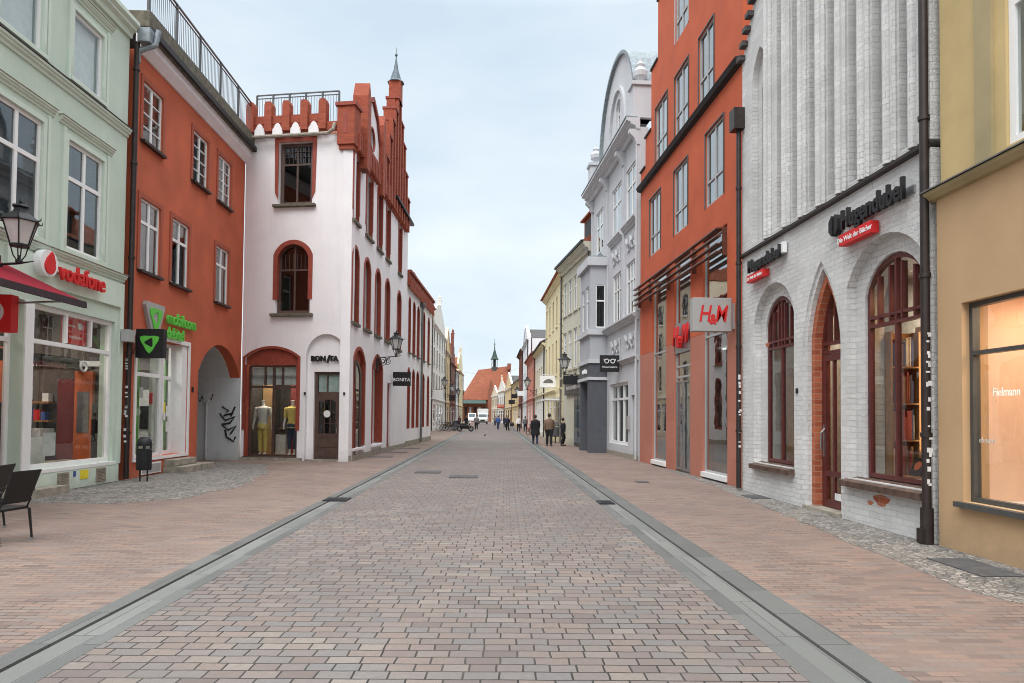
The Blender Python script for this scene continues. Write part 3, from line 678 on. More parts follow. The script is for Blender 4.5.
def chair(loc, rz, label):
    t = thing('rattan_chair', label, 'chair', loc, rz, 'black rattan café chairs')      # faces -x ; back at +x
    MB().box(-.5, -.02, -.25, .25, .415, .455).build('seat', 'rattan', t, bevel=.01)
    MB().prof([(0, 0)] * 0 or [(-.26, .44), (.26, .44), (.28, .92), (-.28, .92)], -.02, .02)
    b = MB(); v = [(.0, -.21, .51), (.0, .21, .51), (.14, .24, .93), (.14, -.24, .93)]
    [b.tube([(-.03, s_ * .215, .43), (.03, s_ * .22, .56)], .014, 6) for s_ in (-1, 1)]
    b._add(v + [(x + .028, y, z + .01) for x, y, z in v], [(0, 1, 2, 3), (7, 6, 5, 4), (0, 4, 5, 1), (1, 5, 6, 2), (2, 6, 7, 3), (3, 7, 4, 0)]); b.build('backrest', 'rattan', t, bevel=.008)
    for sx, sy in ((-.46, -.25), (-.46, .25), (-.02, -.25), (-.02, .25)):
        l = MB().tube([(sx, sy, .42), (sx + (.05 if sx > -.1 else -.02), sy, .03)], [.019, .014], 8).build('leg', 'rattan', t)
        MB().lathe([(.021, 0), (.021, .03)], sx + (.052 if sx > -.1 else -.02), sy, 0, 8).build('foot', 'steel', l)
    for sy in (-.27, .27): MB().tube([(-.46, sy, .43), (-.48, sy, .64), (-.4, sy, .67), (.02, sy, .68), (.05, sy * .9, .66)], .014, 6).build('armrest', 'rattan', t)
    return t
chair((-6.17, 8.98, .004), math.radians(-8), 'black rattan chair with arms, nearer of two at the left picture edge')
chair((-7.1, 9.9, .004), math.radians(10), 'black rattan chair mostly cut off by the left picture edge')

# ------------------------------------------------------------------ red house
RE = Fac(-9.26, 17.38, -9.34, 25.3)
r = RE.thing('red_house', 'brick-red plastered house with roof terrace rail and small green-signed phone shop', 'building', 0)
W3 = [(.42, 1.5), (3.45, 4.55), (5.4, 6.5)]; W2 = [(.42, 1.5), (2.2, 3.3), (5.35, 6.45)]
holes = [opening(a, c, 8.82, 10.4) for a, c in W3] + [opening(a, c, 5.42, 7.32) for a, c in W2]
holes += [opening(.42, 3.45, .5, 3.72), opening(4.2, 7.78, .0, 4.02, (1.0, 'seg'))]
MB().plate([(0, 0), (7.9, 0), (7.9, 11.0), (0, 11.0)], [h for h in holes], 0, .35).build('wall', 'red', r)
body(r, 0, 7.9, 4.6, 11.9, 8, 'red')
for i_, (a, c) in enumerate(W3): window(r, a, c, 8.82, 10.4, .03, 'wframe', 2, (), sub=(1, 4), fw=.06, mw=.08, sur='red_d', surw=.13, suro=.03, sill='pipe', curtain_or_skypanel=('full', 'full', 'half')[i_])
for i_, (a, c) in enumerate(W2): window(r, a, c, 5.42, 7.32, .03, 'wframe', 2, (.68,), fw=.06, mw=.08, sur='red_d', surw=.13, suro=.03, sill='pipe', curtain_or_skypanel=('full', 'drape', 'full')[i_])
MB().prof([(0, 11.0), (-.05, 11.0), (-.24, 11.2), (-.24, 11.42), (0, 11.42)], 0, 8.0).build('soffit', 'white', r)
MB().box(0, 8.0, -.34, -.1, 11.42, 11.58).build('gutter_board', 'mossstone', r, bevel=.02)
MB().box(-.02, 8.05, -.43, -.342, 11.42, 11.58).build('rain_gutter', 'dark', r)
MB().box(0, 7.98, -.34, .3, 11.582, 12.02).build('parapet', 'mossstone', r, bevel=.02)
def rail(par, x0, x1, y, z0, z1, step=.11, n=5, name='railing'):
    b = MB(); b.box(x0, x1, y - .025, y + .025, z1 - .04, z1); b.box(x0, x1, y - .015, y + .015, z0 + .08, z0 + .11); b.box(x0, x1, y - .015, y + .015, z1 - .16, z1 - .13)
    k = int((x1 - x0) / step)
    for i in range(k + 1): x = x0 + (x1 - x0) * i / k; b.box(x - .006, x + .006, y - .006, y + .006, z0 + .1, z1 - .14)
    for i in range(n + 1): x = x0 + (x1 - x0) * i / n; b.box(x - .03, x + .03, y - .03, y + .03, z0, z1 - .02)
    return b.build(name, 'gframe2', par)
M['gframe2'] = plain('railing_grey', (.07, .075, .08), .5, .2)
rail(r, .1, 7.95, -.25, 12.0, 13.2)
MB().box(.2, 1.3, 2.2, 2.3, 12.0, 13.6).build('roof_screen', 'dark', r)
b = MB().tube([(.05, -.55, 11.5), (.0, -.5, 11.1), (-.08, -.12, 10.9), (-.08, -.1, 10.6)], .07, 10); b.box(-.22, .1, -.45, -.15, 11.1, 11.45); b.build('gutter_outlet', 'zinc', r)
# shop window, door, steps
window(r, .42, 2.0, .5, 3.72, .1, 'wframe', 1, (.69,), fw=.09, mw=.1, gm='shopglass', name='shop_window', thick=.1)
d = window(r, 2.02, 3.1, .5, 3.72, .3, 'wframe', 1, (.69,), fw=.1, mw=.1, gm='shopglass', name='shop_door')
MB().box(.1, .13, -.06, -.02, .9, 1.4).build('handle', 'steel', d)
MB().box(1.96, 2.06, .04, .4, .5, 3.72).build('door_jamb', 'wframe', r); MB().box(3.1, 3.46, .02, .34, .5, 3.72).build('door_jamb', 'wframe', r)
b = MB(); b.plate([(.32, .42), (3.55, .42), (3.55, 3.84), (.32, 3.84)], [[(.42, .5), (3.45, .5), (3.45, 3.72), (.42, 3.72)]], -.04, -.001); b.build('shop_surround', 'wframe', r)
MB().box(2.05, 3.5, -.32, .1, .2, .38).build('step', 'stone', r, bevel=.01); MB().box(2.0, 4.05, -.62, .0, .0, .19).build('step', 'stone', r, bevel=.01)
b = MB().mat(0).box(.75, 1.85, -.03, -.002, .06, .36); b.mat(1).box(.8, 1.8, -.04, -.03, .1, .32); b.build('vent_cover', ['wframe', 'signgrey'], r)
MB().box(1.95, 2.03, -.03, 0, 1.5, 1.7).build('door_plate', 'paper', r)
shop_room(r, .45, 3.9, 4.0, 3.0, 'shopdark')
M['greenpanel'] = plain('green_panel', (.13, .42, .06), .6)
for i_, (nm, m_, ya, yb, za, zb, th) in enumerate((('green_panel', 'greenpanel', .78, .95, .3, 3.3, .15), ('shelf_unit', 'paper', 1.05, 1.6, .3, 2.4, .1), ('shelf_unit', 'dark', 1.1, 1.55, 1.2, 1.9, .14), ('poster', 'lime', 1.65, 1.9, 1.2, 2.0, .12), ('counter', 'paper', .9, 1.7, .1, .9, .5))): MB().box(3.89 - th, 3.89 - .004 * i_, ya, yb, za, zb).build(nm, m_, r)
lt = bpy.data.lights.new('shop_lamp', 'AREA'); lt.energy = 50; lt.size = 1.0; lt.color = (1, .95, .88); lo = bpy.data.objects.new('shop_lamp', lt); C.objects.link(lo); lo.parent = r; lo.location = (2.2, 1.5, 3.85)  # added area fill, brightens the small phone shop
b = MB().mat(0).box(1.5, 1.62, .5, .6, .5, 3.4); b.mat(1).box(.6, 1.3, 1.4, 1.6, .3, 2.4); b.mat(2).box(1.7, 2.0, 1.2, 1.4, .3, 2.8); b.mat(1).box(2.3, 3.2, 1.6, 1.7, .3, 2.2)
b.build('shop_fitting', ['greenpanel', 'room', 'paper'], r)
MB().ring((.72, .32, 1.6), .42, .03, 28, 6).build('window_emblem', 'lime', r)
for x, z, m_ in ((1.2, 2.1, 'paper'), (2.3, 2.2, 'paper'), (2.75, 1.6, 'paper'), (2.75, 1.15, 'paper'), (2.5, 1.7, 'yel'), (1.75, 1.95, 'vred')): MB().box(x, x + .2, .29, .295, z, z + .3).build('poster', m_, r)
MB().lathe([(0, 0), (.15, 0), (.15, .02), (0, .02)], 2.0, 1.5, 3.85, 12).build('ceiling_lamp', 'lampwhite', r)
# the vaulted passage at its right end
b = MB(); av = arch_pts(4.2, 7.78, 3.02, 1.0, 'seg', 14)
b.mat(0)
for (a, z), (c, z2) in zip(av, av[1:]): b.face([(a, .35, z), (c, .35, z2), (c, 5, z2), (a, 5, z)])
b.mat(1).box(7.78, 7.88, .352, 5, 0, 3.02); b.box(4.0, 4.2, .352, 5, 0, 3.02); b.box(4.0, 7.6, 5, 5.1, 0, 4.3)
b.build('passage_vault', ['passage', 'passage'], r)
MB().box(7.772, 7.90, -.008, .35, 0, 3.0).build('passage_jamb', 'passage', r)
tg = MB()
rr = random.Random(11)
def stroke(b, pts, r_=.022):       # spray stroke on the passage side wall (plane x=7.44)
    b.tube([(7.448, y, z) for y, z in pts], r_, 5)
for pts in ([(.55, 1.9), (.50, 1.75), (.42, 1.5), (.62, 1.62), (.80, 1.86)], [(.78, 1.8), (.5, 1.62), (.35, 1.25), (.6, 1.3), (.8, 1.45)], [(.85, 1.45), (.55, 1.35), (.38, 1.05), (.45, .85), (.62, .72), (.5, .95), (.3, 1.1)], [(.3, 1.75), (.5, 1.6), (.7, 1.5)]): pass
g1 = MB()
def bigstroke(pts, s=.03):
    P = [Vector((7.765, 1.0 - x * 1.15, z)) for x, z in pts]
    g1.tube(P, s, 5)
for q in ([(.35, 1.95), (.55, 1.8), (.40, 1.62), (.70, 1.72)], [(.28, 1.7), (.45, 1.45), (.75, 1.58), (.60, 1.35), (.35, 1.3)], [(.35, 1.3), (.55, 1.1), (.80, 1.25), (.62, .95)], [(.45, 1.1), (.5, .85), (.72, .68), (.78, .85)], [(.75, 1.95), (.62, 1.6)]): bigstroke(q, .036)
g1.build('graffiti', 'graffiti', r)
g1 = MB()
for q in ([(-.95, 2.25), (-.9, 2.45), (-.65, 2.5), (-.45, 2.35), (-.6, 2.25), (-.85, 2.2)], [(-.8, 2.3), (-.75, 2.1)], [(-.6, 2.28), (-.5, 2.1), (-.45, 2.3), (-.35, 2.12), (-.3, 2.3), (-.2, 2.12), (-.15, 2.3), (.0, 2.2), (.05, 2.4)], [(-1.0, 2.18), (-.4, 2.42)]): bigstroke(q, .022)
g1.build('graffiti', 'maroon', r)
b = MB().tube([(7.73, 1.15, .05), (7.73, 1.15, 2.1)], .04, 8); b.box(7.66, 7.775, 1.06, 1.24, 2.1, 2.45); b.build('standpipe', 'passage', r)
MB().box(7.75, 7.779, 1.75, 1.95, 1.25, 1.7).build('intercom', 'steel', r)
MB().box(3.75, 3.85, -.03, 0, 2.35, 2.5).build('door_bell', 'dark', r)
b = MB(); b.box(-.09, .0, -.12, -.001, 7.9, 7.96); b.build('pipe_clip', 'pipe', r)
# its signs
def tri_emblem(b, cx, cz, s, ya, yb):
    def curve(k, w, r0):
        out = []
        for j in range(3):
            a0 = PI / 6 + j * 2 * PI / 3 + r0
            for i in range(6):
                a = a0 + i * (2 * PI / 3) / 6; rad = k * (1 - w * math.sin(PI * i / 6)); out.append((cx + s * rad * math.cos(a), cz + s * rad * math.sin(a)))
        return out
    b.plate(curve(1.05, .42, 0), [curve(.50, .40, .55)], ya, yb)
t = RE.thing('wall_sign', 'green lettering with grey-backed triangular emblem above the phone shop door', 'sign', .72, 4.15, 0)
MB().plate([(-.02, .50), (.95, .50), (1.0, .42), (.66, -.36), (.30, -.36), (-.06, .40)], [], -.1, -.001).build('emblem_back', 'signgrey', t)
b = MB()
tri_emblem(b, .47, .12, .38, -.125, -.101)
b.build('emblem', 'limelit', t)
text(t, 'lettering', 'mobilcom', .50, 1.12, .22, -.10, 'limelit', .03, 'LEFT', off=.004, sx=.93)
text(t, 'lettering', 'debitel', .46, 1.12, -.20, -.10, 'limelit', .03, 'LEFT', off=.004, sx=.85)
t = thing('hanging_sign', 'black box sign with green triangular emblem beside the down pipe', 'sign', (-9.2, 17.62, 3.47))
MB().box(.05, .75, -.09, .09, -.37, .37).build('box', 'dark', t, bevel=.008)
b = MB()
tri_emblem(b, .4, .02, .27, -.1, -.0905)
b.build('emblem', 'limelit', t); MB().box(-.04, .05, -.03, .03, -.2, .2).build('bracket', 'steel', t)
t = thing('litter_bin', 'dark grey domed litter bin on twin posts before the red house', 'litter bin', (-8.62, 17.05, .006))
b = MB(); b.tube([(-.09, 0, 0), (-.09, 0, .45)], .02, 8); b.tube([(.09, 0, 0), (.09, 0, .45)], .02, 8); b.build_each('post', 'iron', t)
MB().lathe([(.0, .28), (.165, .28), (.175, .32), (.175, .78), (.15, .80)], n=18).build('bucket', 'iron', t, smooth=True)
b = MB().lathe([(.175, .88), (.175, .94), (.15, 1.03), (.09, 1.09), (0, 1.10)], n=18); b.build('hood', 'iron', t, smooth=True)
b = MB(); [b.box(x - .012, x + .012, -.16, -.13, .76, .92) for x in (-.09, .09)]; [b.box(x - .012, x + .012, .13, .16, .76, .92) for x in (-.09, .09)]; b.build_each('strut', 'iron', t)

# ------------------------------------------------------------------ white corner house with red pinnacles (fashion shop)
BF = Fac(-9.32, 25.3, -5.22, 24.6)
BS = Fac(-5.22, 24.6, -4.36, 46.9)
L1 = BF.L
h = BF.thing('corner_house', 'white plastered corner house with red battlements, stepped gable and round-arched shop windows', 'building', 0)
def sub_empty(): pass
import mathutils
MS = BF.rz, BS.rz
def side(o):
    if isinstance(o, list): return [side(q_) for q_ in o]
    return side1(o)
def side1(o):        # side-facade children: same parent, own rotation
    rel = Matrix.Rotation(-BF.rz, 4, 'Z') @ Matrix.Translation(BS.o - BF.o) @ Matrix.Rotation(BS.rz, 4, 'Z')
    o.matrix_local = rel @ o.matrix_local
    return o
ZT = 11.95
# front wall
niche = (2.62, 3.98)
fh = [opening(.12, 2.2, .12, 4.12, (.34, 'seg')), opening(1.26, 2.6, 5.38, 8.0, (.5, 'seg')), opening(1.3, 2.62, 9.4, 11.72),
      opening(2.50, 4.02, 0, 4.62, (.8, 'seg'))]
MB().plate([(0, 0), (L1, 0), (L1, ZT), (0, ZT)], fh, 0, .35).build('front_wall', 'white', h)
# dressed red surround of the shop window, stopping above the base
def arch_surround(x0, x1, z0, z1, rise, w, out, mat, par, kind='seg', name='surround', lining=.13, lining_z=None):
    inn = opening(x0, x1, z1 - rise, z1, (rise, kind))[2:]
    oo = opening(x0 - w, x1 + w, z1 - rise, z1 + w, (rise + w * .6, kind))[2:]
    loop = [(x1, z0)] + [(x1 + w, z0)] + oo + [(x0 - w, z0), (x0, z0)] + list(reversed(inn))
    m = MB().plate(loop, [], -out, -.001)
    i2 = opening(x0 + .035, x1 - .035, z1 - rise, z1 - .035, (rise, kind))[2:]; zb = z0 if lining_z is None else lining_z
    loop2 = [(x1 - .035, zb), (x1 - .003, zb)] + [(min(max(a, x0 + .003), x1 - .003), z_ - .003) for a, z_ in inn] + [(x0 + .003, zb), (x0 + .035, zb)] + list(reversed(i2))
    if lining: m.plate(loop2, [], -out, lining)
    return m.build(name, mat, par)
sw = window(h, .2, 2.12, .14, 3.5, .2, 'brown', 2, (.76,), fw=.07, mw=.08, gm='shopglass', name='shop_window', thick=.09)
b = MB(); [b.box(x - .03, x + .03, .20, .28, 2.75, 3.45) for x in (.82, 1.5)]; [b.box(.2, 2.12, .21, .26, 3.1 - .012, 3.1 + .012) for _ in (0,)]
b.build('transom_grid', 'brown', sw).matrix_local = Matrix.Translation((-.2, -.2, -.14))
MB().plate(opening(.13, 2.19, 3.5, 4.11, (.335, 'seg')), [], .1, .18).build('tympanum', 'trimred', h)
arch_surround(.14, 2.2, 1.1, 4.1, .34, .09, .02, 'trimred', h, lining=0)
b = MB(); b.box(.12, .2, .02, .3, .14, 3.5); b.box(2.12, 2.2, .02, .3, 1.1, 3.5); b.build_each('window_jamb', 'trimred', h)
MB().box(.1, 2.2, -.03, .2, .02, .14).build('sill', 'brown', h)
# translucent paper behind the small upper lights
b = MB(); b.box(.28, 2.05, .30, .305, 2.78, 3.42); b.build('frosted_light', 'paper', h)
# windows above
window(h, 1.26, 2.6, 5.38, 8.0, .16, 'brown', 2, (.62,), (.5, 'seg'), fw=.13, mw=.07, sub=(1, 1), gm='glassup')
arch_surround(1.3, 2.56, 5.9, 7.96, .48, .13, .03, 'trimred', h)
MB().box(1.12, 2.74, -.16, .0, 5.26, 5.37).build('sill', 'mossstone', h, bevel=.01)
b = MB(); [b.box(1.4 + i * .152, 1.415 + i * .152, .15, .2, 7.05, 7.6) for i in range(8)]; b.build('leading', 'brown', h)
window(h, 1.3, 2.62, 9.4, 11.72, .16, 'brown', 2, (.66,), fw=.14, mw=.07, gm='glassup')
b = MB(); b.plate([(1.18, 9.85), (1.3, 9.6), (1.3, 11.72), (2.62, 11.72), (2.62, 9.6), (2.74, 9.85), (2.78, 11.9), (1.14, 11.9)], [], -.03, -.001); b.build('surround', 'trimred', h)
b = MB(); [b.box(1.46 + i * .16, 1.47 + i * .16, .15, .2, 10.98, 11.6) for i in range(8)]; [b.box(1.44, 2.5, .15, .2, z, z + .012) for z in (11.2, 11.4)]; b.build('leading', 'brown', h)
MB().box(1.14, 2.78, -.16, .0, 9.29, 9.39).build('sill', 'mossstone', h, bevel=.01)
# entrance in its arched corner niche
MB().plate([(2.44, 0), (4.08, 0), (4.08, 4.7), (2.44, 4.7)], [opening(2.75, 3.86, 0, 3.25)], .36, .5).build('niche_wall', 'white', h)
arc = arch_pts(2.5, 4.06, 3.55, 1.0, 'seg', 14)
dr = MB().plate([(2.75, 0), (3.86, 0), (3.86, 3.25), (2.75, 3.25)], [[(2.85, 2.52), (3.2, 2.52), (3.2, 3.15), (2.85, 3.15)], [(3.23, 2.52), (3.72, 2.52), (3.72, 3.15), (3.23, 3.15)],
     [(2.9, 1.0), (3.1, 1.0), (3.1, 2.15), (2.9, 2.2)], [(3.13, 1.0), (3.33, 1.0), (3.33, 2.25), (3.13, 2.22)], [(3.36, 1.0), (3.56, 1.0), (3.56, 2.15), (3.36, 2.25)]], .46, .54).build('door', 'brown', h)
b = MB(); b.box(2.9, 3.56, .49, .52, 1.37, 1.39); b.box(2.9, 3.56, .49, .52, 1.77, 1.79); [b.box(2.9, 3.56, .445, .459, z, z + .03) for z in (.15, .5, .85)]; b.build('glazing_bar', 'brown', dr)
MB().box(2.85, 3.75, .505, .51, .95, 3.16).build('pane', 'glass', dr)
MB().box(2.86, 3.72, .55, .555, 2.52, 3.15).build('frosted_light', 'paper', dr)
MB().lathe([(0, 0), (.13, 0), (.13, .01), (0, .01)], 3.23, .44, 1.72, 18, ax='y').build('opening_hours_disc', 'paper', dr)
MB().tube([(3.63, .45, 1.0), (3.63, .39, 1.02), (3.63, .39, 1.2), (3.63, .45, 1.22)], .012, 6).build('handle', 'steel', dr)
MB().box(3.861, 3.93, .34, .46, 0, 3.3).build('door_jamb', 'trimred', h)
for x_ in (2.49, 3.99): MB().box(x_ - .03, x_ + .03, -.06, -.001, 2.4, 2.5).build('wall_light', 'iron', h)
MB().box(0, 2.42, -.05, -.001, 0, .11).build('plinth', 'stone', h)
MB().box(2.52, 4.0, .02, .46, 0.004, .06).build('threshold', 'stone', h)
for o_q in h.children:
    if o_q.name.split('.')[0] in ('niche_wall', 'door', 'door_jamb'): o_q.location.y -= .2
# battlements over the front
MB().box(.0, L1 - .58, -.14, .0, ZT + .1, ZT + .41).build('battlement_base', 'pinred', h)
nz_ = 5; b = MB()
for i in range(nz_):
    x = .12 + i * .70
    b.plate([(x, ZT + .12), (x + .28, ZT + .12), (x + .28, ZT + 1.1), (x + .24, ZT + 1.22), (x + .04, ZT + 1.22), (x, ZT + 1.1)], [], -.26, .05)
b.build_each('merlon', 'pinred', h)
b = MB()
for i in range(nz_ - 1): x = .12 + .28 + i * .70; b.box(x + .0, x + .42, -.16, .0, ZT + .42, ZT + .72)
b.build_each('crenel_wall', 'pinred', h)
b = MB()
for i in range(nz_ - 1):
    x = .12 + .28 + i * .70 + .01; b.plate([(x, ZT - .0), (x + .40, ZT - .0), (x + .40, ZT + .2), (x + .33, ZT + .28), (x + .29, ZT + .38), (x + .20, ZT + .44), (x + .11, ZT + .38), (x + .07, ZT + .28), (x, ZT + .2)], [], -.19, -.161)
b.build_each('trefoil_panel', 'white', h)
b = MB().tube([(-.1, -.28, ZT - .35), (.15, -.28, ZT - .1), (3.3, -.28, ZT - .08), (3.5, -.28, ZT + .05), (3.52, -.2, ZT + .3)], .065, 8); b.build('rain_gutter', 'stone', h)
rail(h, .0, 3.3, .7, ZT + .2, ZT + 1.95)
# corner turret block
b = MB(); b.box(L1 - .56, L1 + .10, -.16, .45, ZT - .45, ZT + .95); b.build('corner_turret', 'pinred', h)
MB().box(L1 - .62, L1 + .16, -.22, .5, ZT + .95, ZT + 1.08).build('turret_cap', 'trimred', h)
MB().prism([(L1 - .5, -.1), (L1 + .05, -.1), (L1 + .05, .3), (L1 - .5, .3)], ZT - .62, ZT - .45).build('turret_corbel', 'pinred', h)
MB().plate(opening(L1 - .33, L1 - .17, ZT - .05, ZT + .75, (.12, 'point')), [], -.168, -.161).build('turret_slit', 'trimred', h)
# side wall
up2 = [(.15, 1.1), (2.05, 3.1), (4.1, 5.1), (6.2, 7.2)]; sh = [(.55, 2.3), (3.75, 6.1)]
sh = [(.55, 2.35), (3.8, 5.75)]
t3 = [(.12, 1.0), (2.2, 3.3), (4.3, 5.3), (6.2, 7.1), (9.3, 10.2)]
holes = [opening(a, c, .45, 4.2, (.5, 'seg')) for a, c in sh] + [opening(a, c, 5.1, 7.9, (.45, 'seg')) for a, c in up2] + [opening(a, c, 8.85, 11.25) for a, c in t3]
holes += [opening(7.0, 7.9, 0, 3.2), opening(8.7, 9.9, 5.1, 11.0)][:1] + [opening(9.2, 10.2, 5.0, 7.9, (.45, 'seg'))]
side(MB().plate([(0.0, 0), (12.1, 0), (12.1, ZT), (0.0, ZT)], holes, 0, .35).build('side_wall', 'white', h))
def sw_(o): return side(o)
for a, c in sh:
    w_ = sw_(window(h, a, c, .45, 4.2, .2, 'brown', 2, (.7,), (.5, 'seg'), fw=.08, mw=.07, gm='shopglass', name='shop_window'))
    sw_(MB().plate(opening(a + .01, c - .01, 3.66, 4.19, (.49, 'seg')), [], .1, .19).build('tympanum', 'trimred', h))
    o = arch_surround(a, c, .5, 4.2, .5, .1, .03, 'trimred', h); side(o)
    b = MB(); b.box(a, a + .07, .01, .3, .5, 3.75); b.box(c - .07, c, .01, .3, .5, 3.75); sw_(b.build_each('window_jamb', 'trimred', h))
    sw_(MB().box(a - .1, c + .1, -.1, .1, .36, .449).build('sill', 'white', h))
    b = MB().mat(0).box(a + .1, c - .1, .5, .52, .5, 3.3); sw_(b.build('display_backdrop', 'tanpanel', h))
M['x'] = None; del M['x']
for a, c in up2 + [(9.2, 10.2)]:
    z0 = 5.1 if a < 9 else 5.0
    sw_(window(h, a, c, z0, 7.9, .14, 'trimred', 1, (.6,), (.45, 'seg'), fw=.14, mw=.07, gm='glassup'))
    side(arch_surround(a, c, z0 + .02, 7.9, .45, .09, .03, 'trimred', h)); sw_(MB().box(a - .1, c + .1, -.1, 0, z0 - .11, z0 - .003).build('sill', 'mossstone', h))
for a, c in t3:
    sw_(window(h, a, c, 8.85, 11.25, .14, 'trimred', 1, (.6,), fw=.14, mw=.07, gm='glassup')); sw_(MB().box(a - .1, c + .1, -.1, 0, 8.74, 8.847).build('sill', 'mossstone', h))
    b = MB(); b.box(a - .1, a - .001, -.03, -.001, 9.2, 11.4); b.box(c + .001, c + .1, -.03, -.001, 9.2, 11.4); b.box(a - .001, c + .001, -.03, -.001, 11.251, 11.4); b.box(a + .003, a + .035, -.03, .13, 8.855, 11.24); b.box(c - .035, c - .003, -.03, .13, 8.855, 11.24); sw_(b.build_each('surround', 'trimred', h))
sd = sw_(MB().box(7.02, 7.88, .1, .16, 0, 3.18).build('side_door', 'trimred', h))
sw_(MB().box(0, 12.1, -.04, -.001, 0, .22).build('plinth', 'stone', h))
# side parapet: corbels, circular gable between two pinnacles, big stepped gable with lead spire
def pinn(x, w, z0, z1, y0=-.28, y1=.3, pt=.45, name='pinnacle', mat='pinred'):
    return side(MB().plate([(x - w / 2, z0), (x + w / 2, z0), (x + w / 2, z1), (x, z1 + pt), (x - w / 2, z1)], [], y0, y1).build(name, mat, h))
b = MB(); b.plate([(1.5, 11.6), (4.4, 11.6), (4.4, 13.0), (3.7, 14.0), (2.9, 14.4), (2.1, 14.0), (1.5, 13.0)], [[(2.9 + .42 * math.cos(q), 12.9 + .42 * math.sin(q)) for q in [i * PI / 8 for i in range(16)]]], -.02, .3)
side(b.build('gable_panel', 'white', h))
side(MB().ring((2.9, -.02, 12.9), .46, .06, 20, 6).build('rose_window_rim', 'trimred', h)); side(MB().lathe([(0, 0), (.43, 0), (.43, .01), (0, .01)], 2.9, .15, 12.9, 20, ax='y').build('rose_window_pane', 'dark', h))
for A, B in (((1.5, 13.0), (2.1, 14.05)), ((2.1, 14.05), (2.9, 14.45)), ((2.9, 14.45), (3.7, 14.05)), ((3.7, 14.05), (4.4, 13.0))):
    side(MB()._add([(A[0], -.12, A[1]), (B[0], -.12, B[1]), (B[0], .34, B[1]), (A[0], .34, A[1]), (A[0], -.12, A[1] + .2), (B[0], -.12, B[1] + .2), (B[0], .34, B[1] + .2), (A[0], .34, A[1] + .2)],
        [(0, 1, 2, 3), (7, 6, 5, 4), (0, 4, 5, 1), (1, 5, 6, 2), (2, 6, 7, 3), (3, 7, 4, 0)]).build('gable_coping', 'trimred', h))
pinn(1.25, .55, 11.0, 13.8, y0=-.30, y1=.28, pt=.6)
pinn(4.55, .5, 11.1, 14.1, y0=-.22, y1=.25, pt=.5)
side(MB().box(.1, 7.4, -.12, .32, ZT - .02, ZT + .35).build('parapet', 'pinred', h))
b = MB()
for i in range(24):
    x = .25 + i * .3
    if abs(x - 1.25) < .4 or abs(x - 4.55) < .4: continue
    b.box(x, x + .14, -.2, -.02, ZT - .55, ZT + .1)
b.box(.25, 7.3, -.1, -.02, ZT - .25, ZT + .1); side(b.build('corbel_table', 'pinred', h))
steps = [(5.0, 5.7, 13.0), (5.7, 6.3, 14.2), (6.3, 6.9, 15.2), (6.9, 7.55, 16.0), (7.55, 8.45, 16.8), (8.45, 9.1, 16.0), (9.1, 9.8, 15.2), (9.8, 10.5, 14.0), (10.5, 11.2, 12.9)]
out = [(5.0, ZT - .6)] + [(11.2, ZT - .6)]
for a, c, z in reversed(steps): out += [(c, z), (a, z)]
side(MB().plate(out, [], -.05, .35).build('stepped_gable', 'pinred', h))
b = MB()
for i in range(10):
    x = 5.0 + .68 * i
    zt = max([z for a, c, z in steps if a - .05 <= x <= c + .05] or [12.5]); b.box(x - .13, x + .13, -.22, -.05, ZT - .6, zt + .2)
side(b.build_each('gable_pilaster', 'pinred', h))
b = MB()
for a, c, z in steps: b.box(a - .03, c + .03, -.26, .4, z, z + .10)
side(b.build_each('step_coping', 'trimred', h))
side(MB().box(7.72, 8.28, -.28, .28, 16.8, 17.75).build('spire_base', 'pinred', h))
side(MB().lathe([(.42, 17.75), (.28, 17.9), (.12, 18.4), (.03, 18.95), (.025, 19.05), (.07, 19.1), (.07, 19.16), (.015, 19.2), (.01, 19.5)], 8.0, 0, 0, 8, PI / 8).build('spire', 'leadgrey', h))
side(MB().box(7.45, 12.3, -.30, .2, 11.98, 12.1).build('rain_gutter', 'dark', h))
# body and roof
rel = Matrix.Rotation(-BF.rz, 4, 'Z') @ Matrix.Translation(BS.o - BF.o) @ Matrix.Rotation(BS.rz, 4, 'Z')
def q(u, y): v = rel @ Vector((u, y, 0)); return (v.x, v.y)
MB().prism([q(.5, .5), q(12.05, .5), q(12.05, 6), (0.02, 8), (0.02, .5)], 4.6, ZT).build('rear_wall', 'white', h)
MB().prism([q(.47, .45), q(12.0, .45), q(12.0, .48), q(.47, .48)], .02, ZT - .02).build('interior', 'room', h) if False else None
side(MB().box(.4, 12.0, .45, .48, 4.5, ZT - .05).build('interior', 'room', h)); MB().box(.02, L1 - .1, .45, .48, 4.5, ZT - .05).build('interior', 'room', h)
side(MB()._add([(5.2, .36, 12), (11.1, .36, 12), (8, .36, 15.4), (5.2, 6, 12), (11.1, 6, 12), (8, 6, 15.4)], [(0, 1, 2), (5, 4, 3), (0, 2, 5, 3), (1, 4, 5, 2), (0, 3, 4, 1)]).build('roof', 'tile', h))
side(MB()._add([(1.9, .35, 11.96), (4.0, .35, 11.96), (2.95, .35, 13.0), (1.9, 2, 11.96), (4.0, 2, 11.96), (2.95, 2, 13.0)], [(0, 1, 2), (5, 4, 3), (0, 2, 5, 3), (1, 4, 5, 2), (0, 3, 4, 1)]).build('roof', 'tile', h))
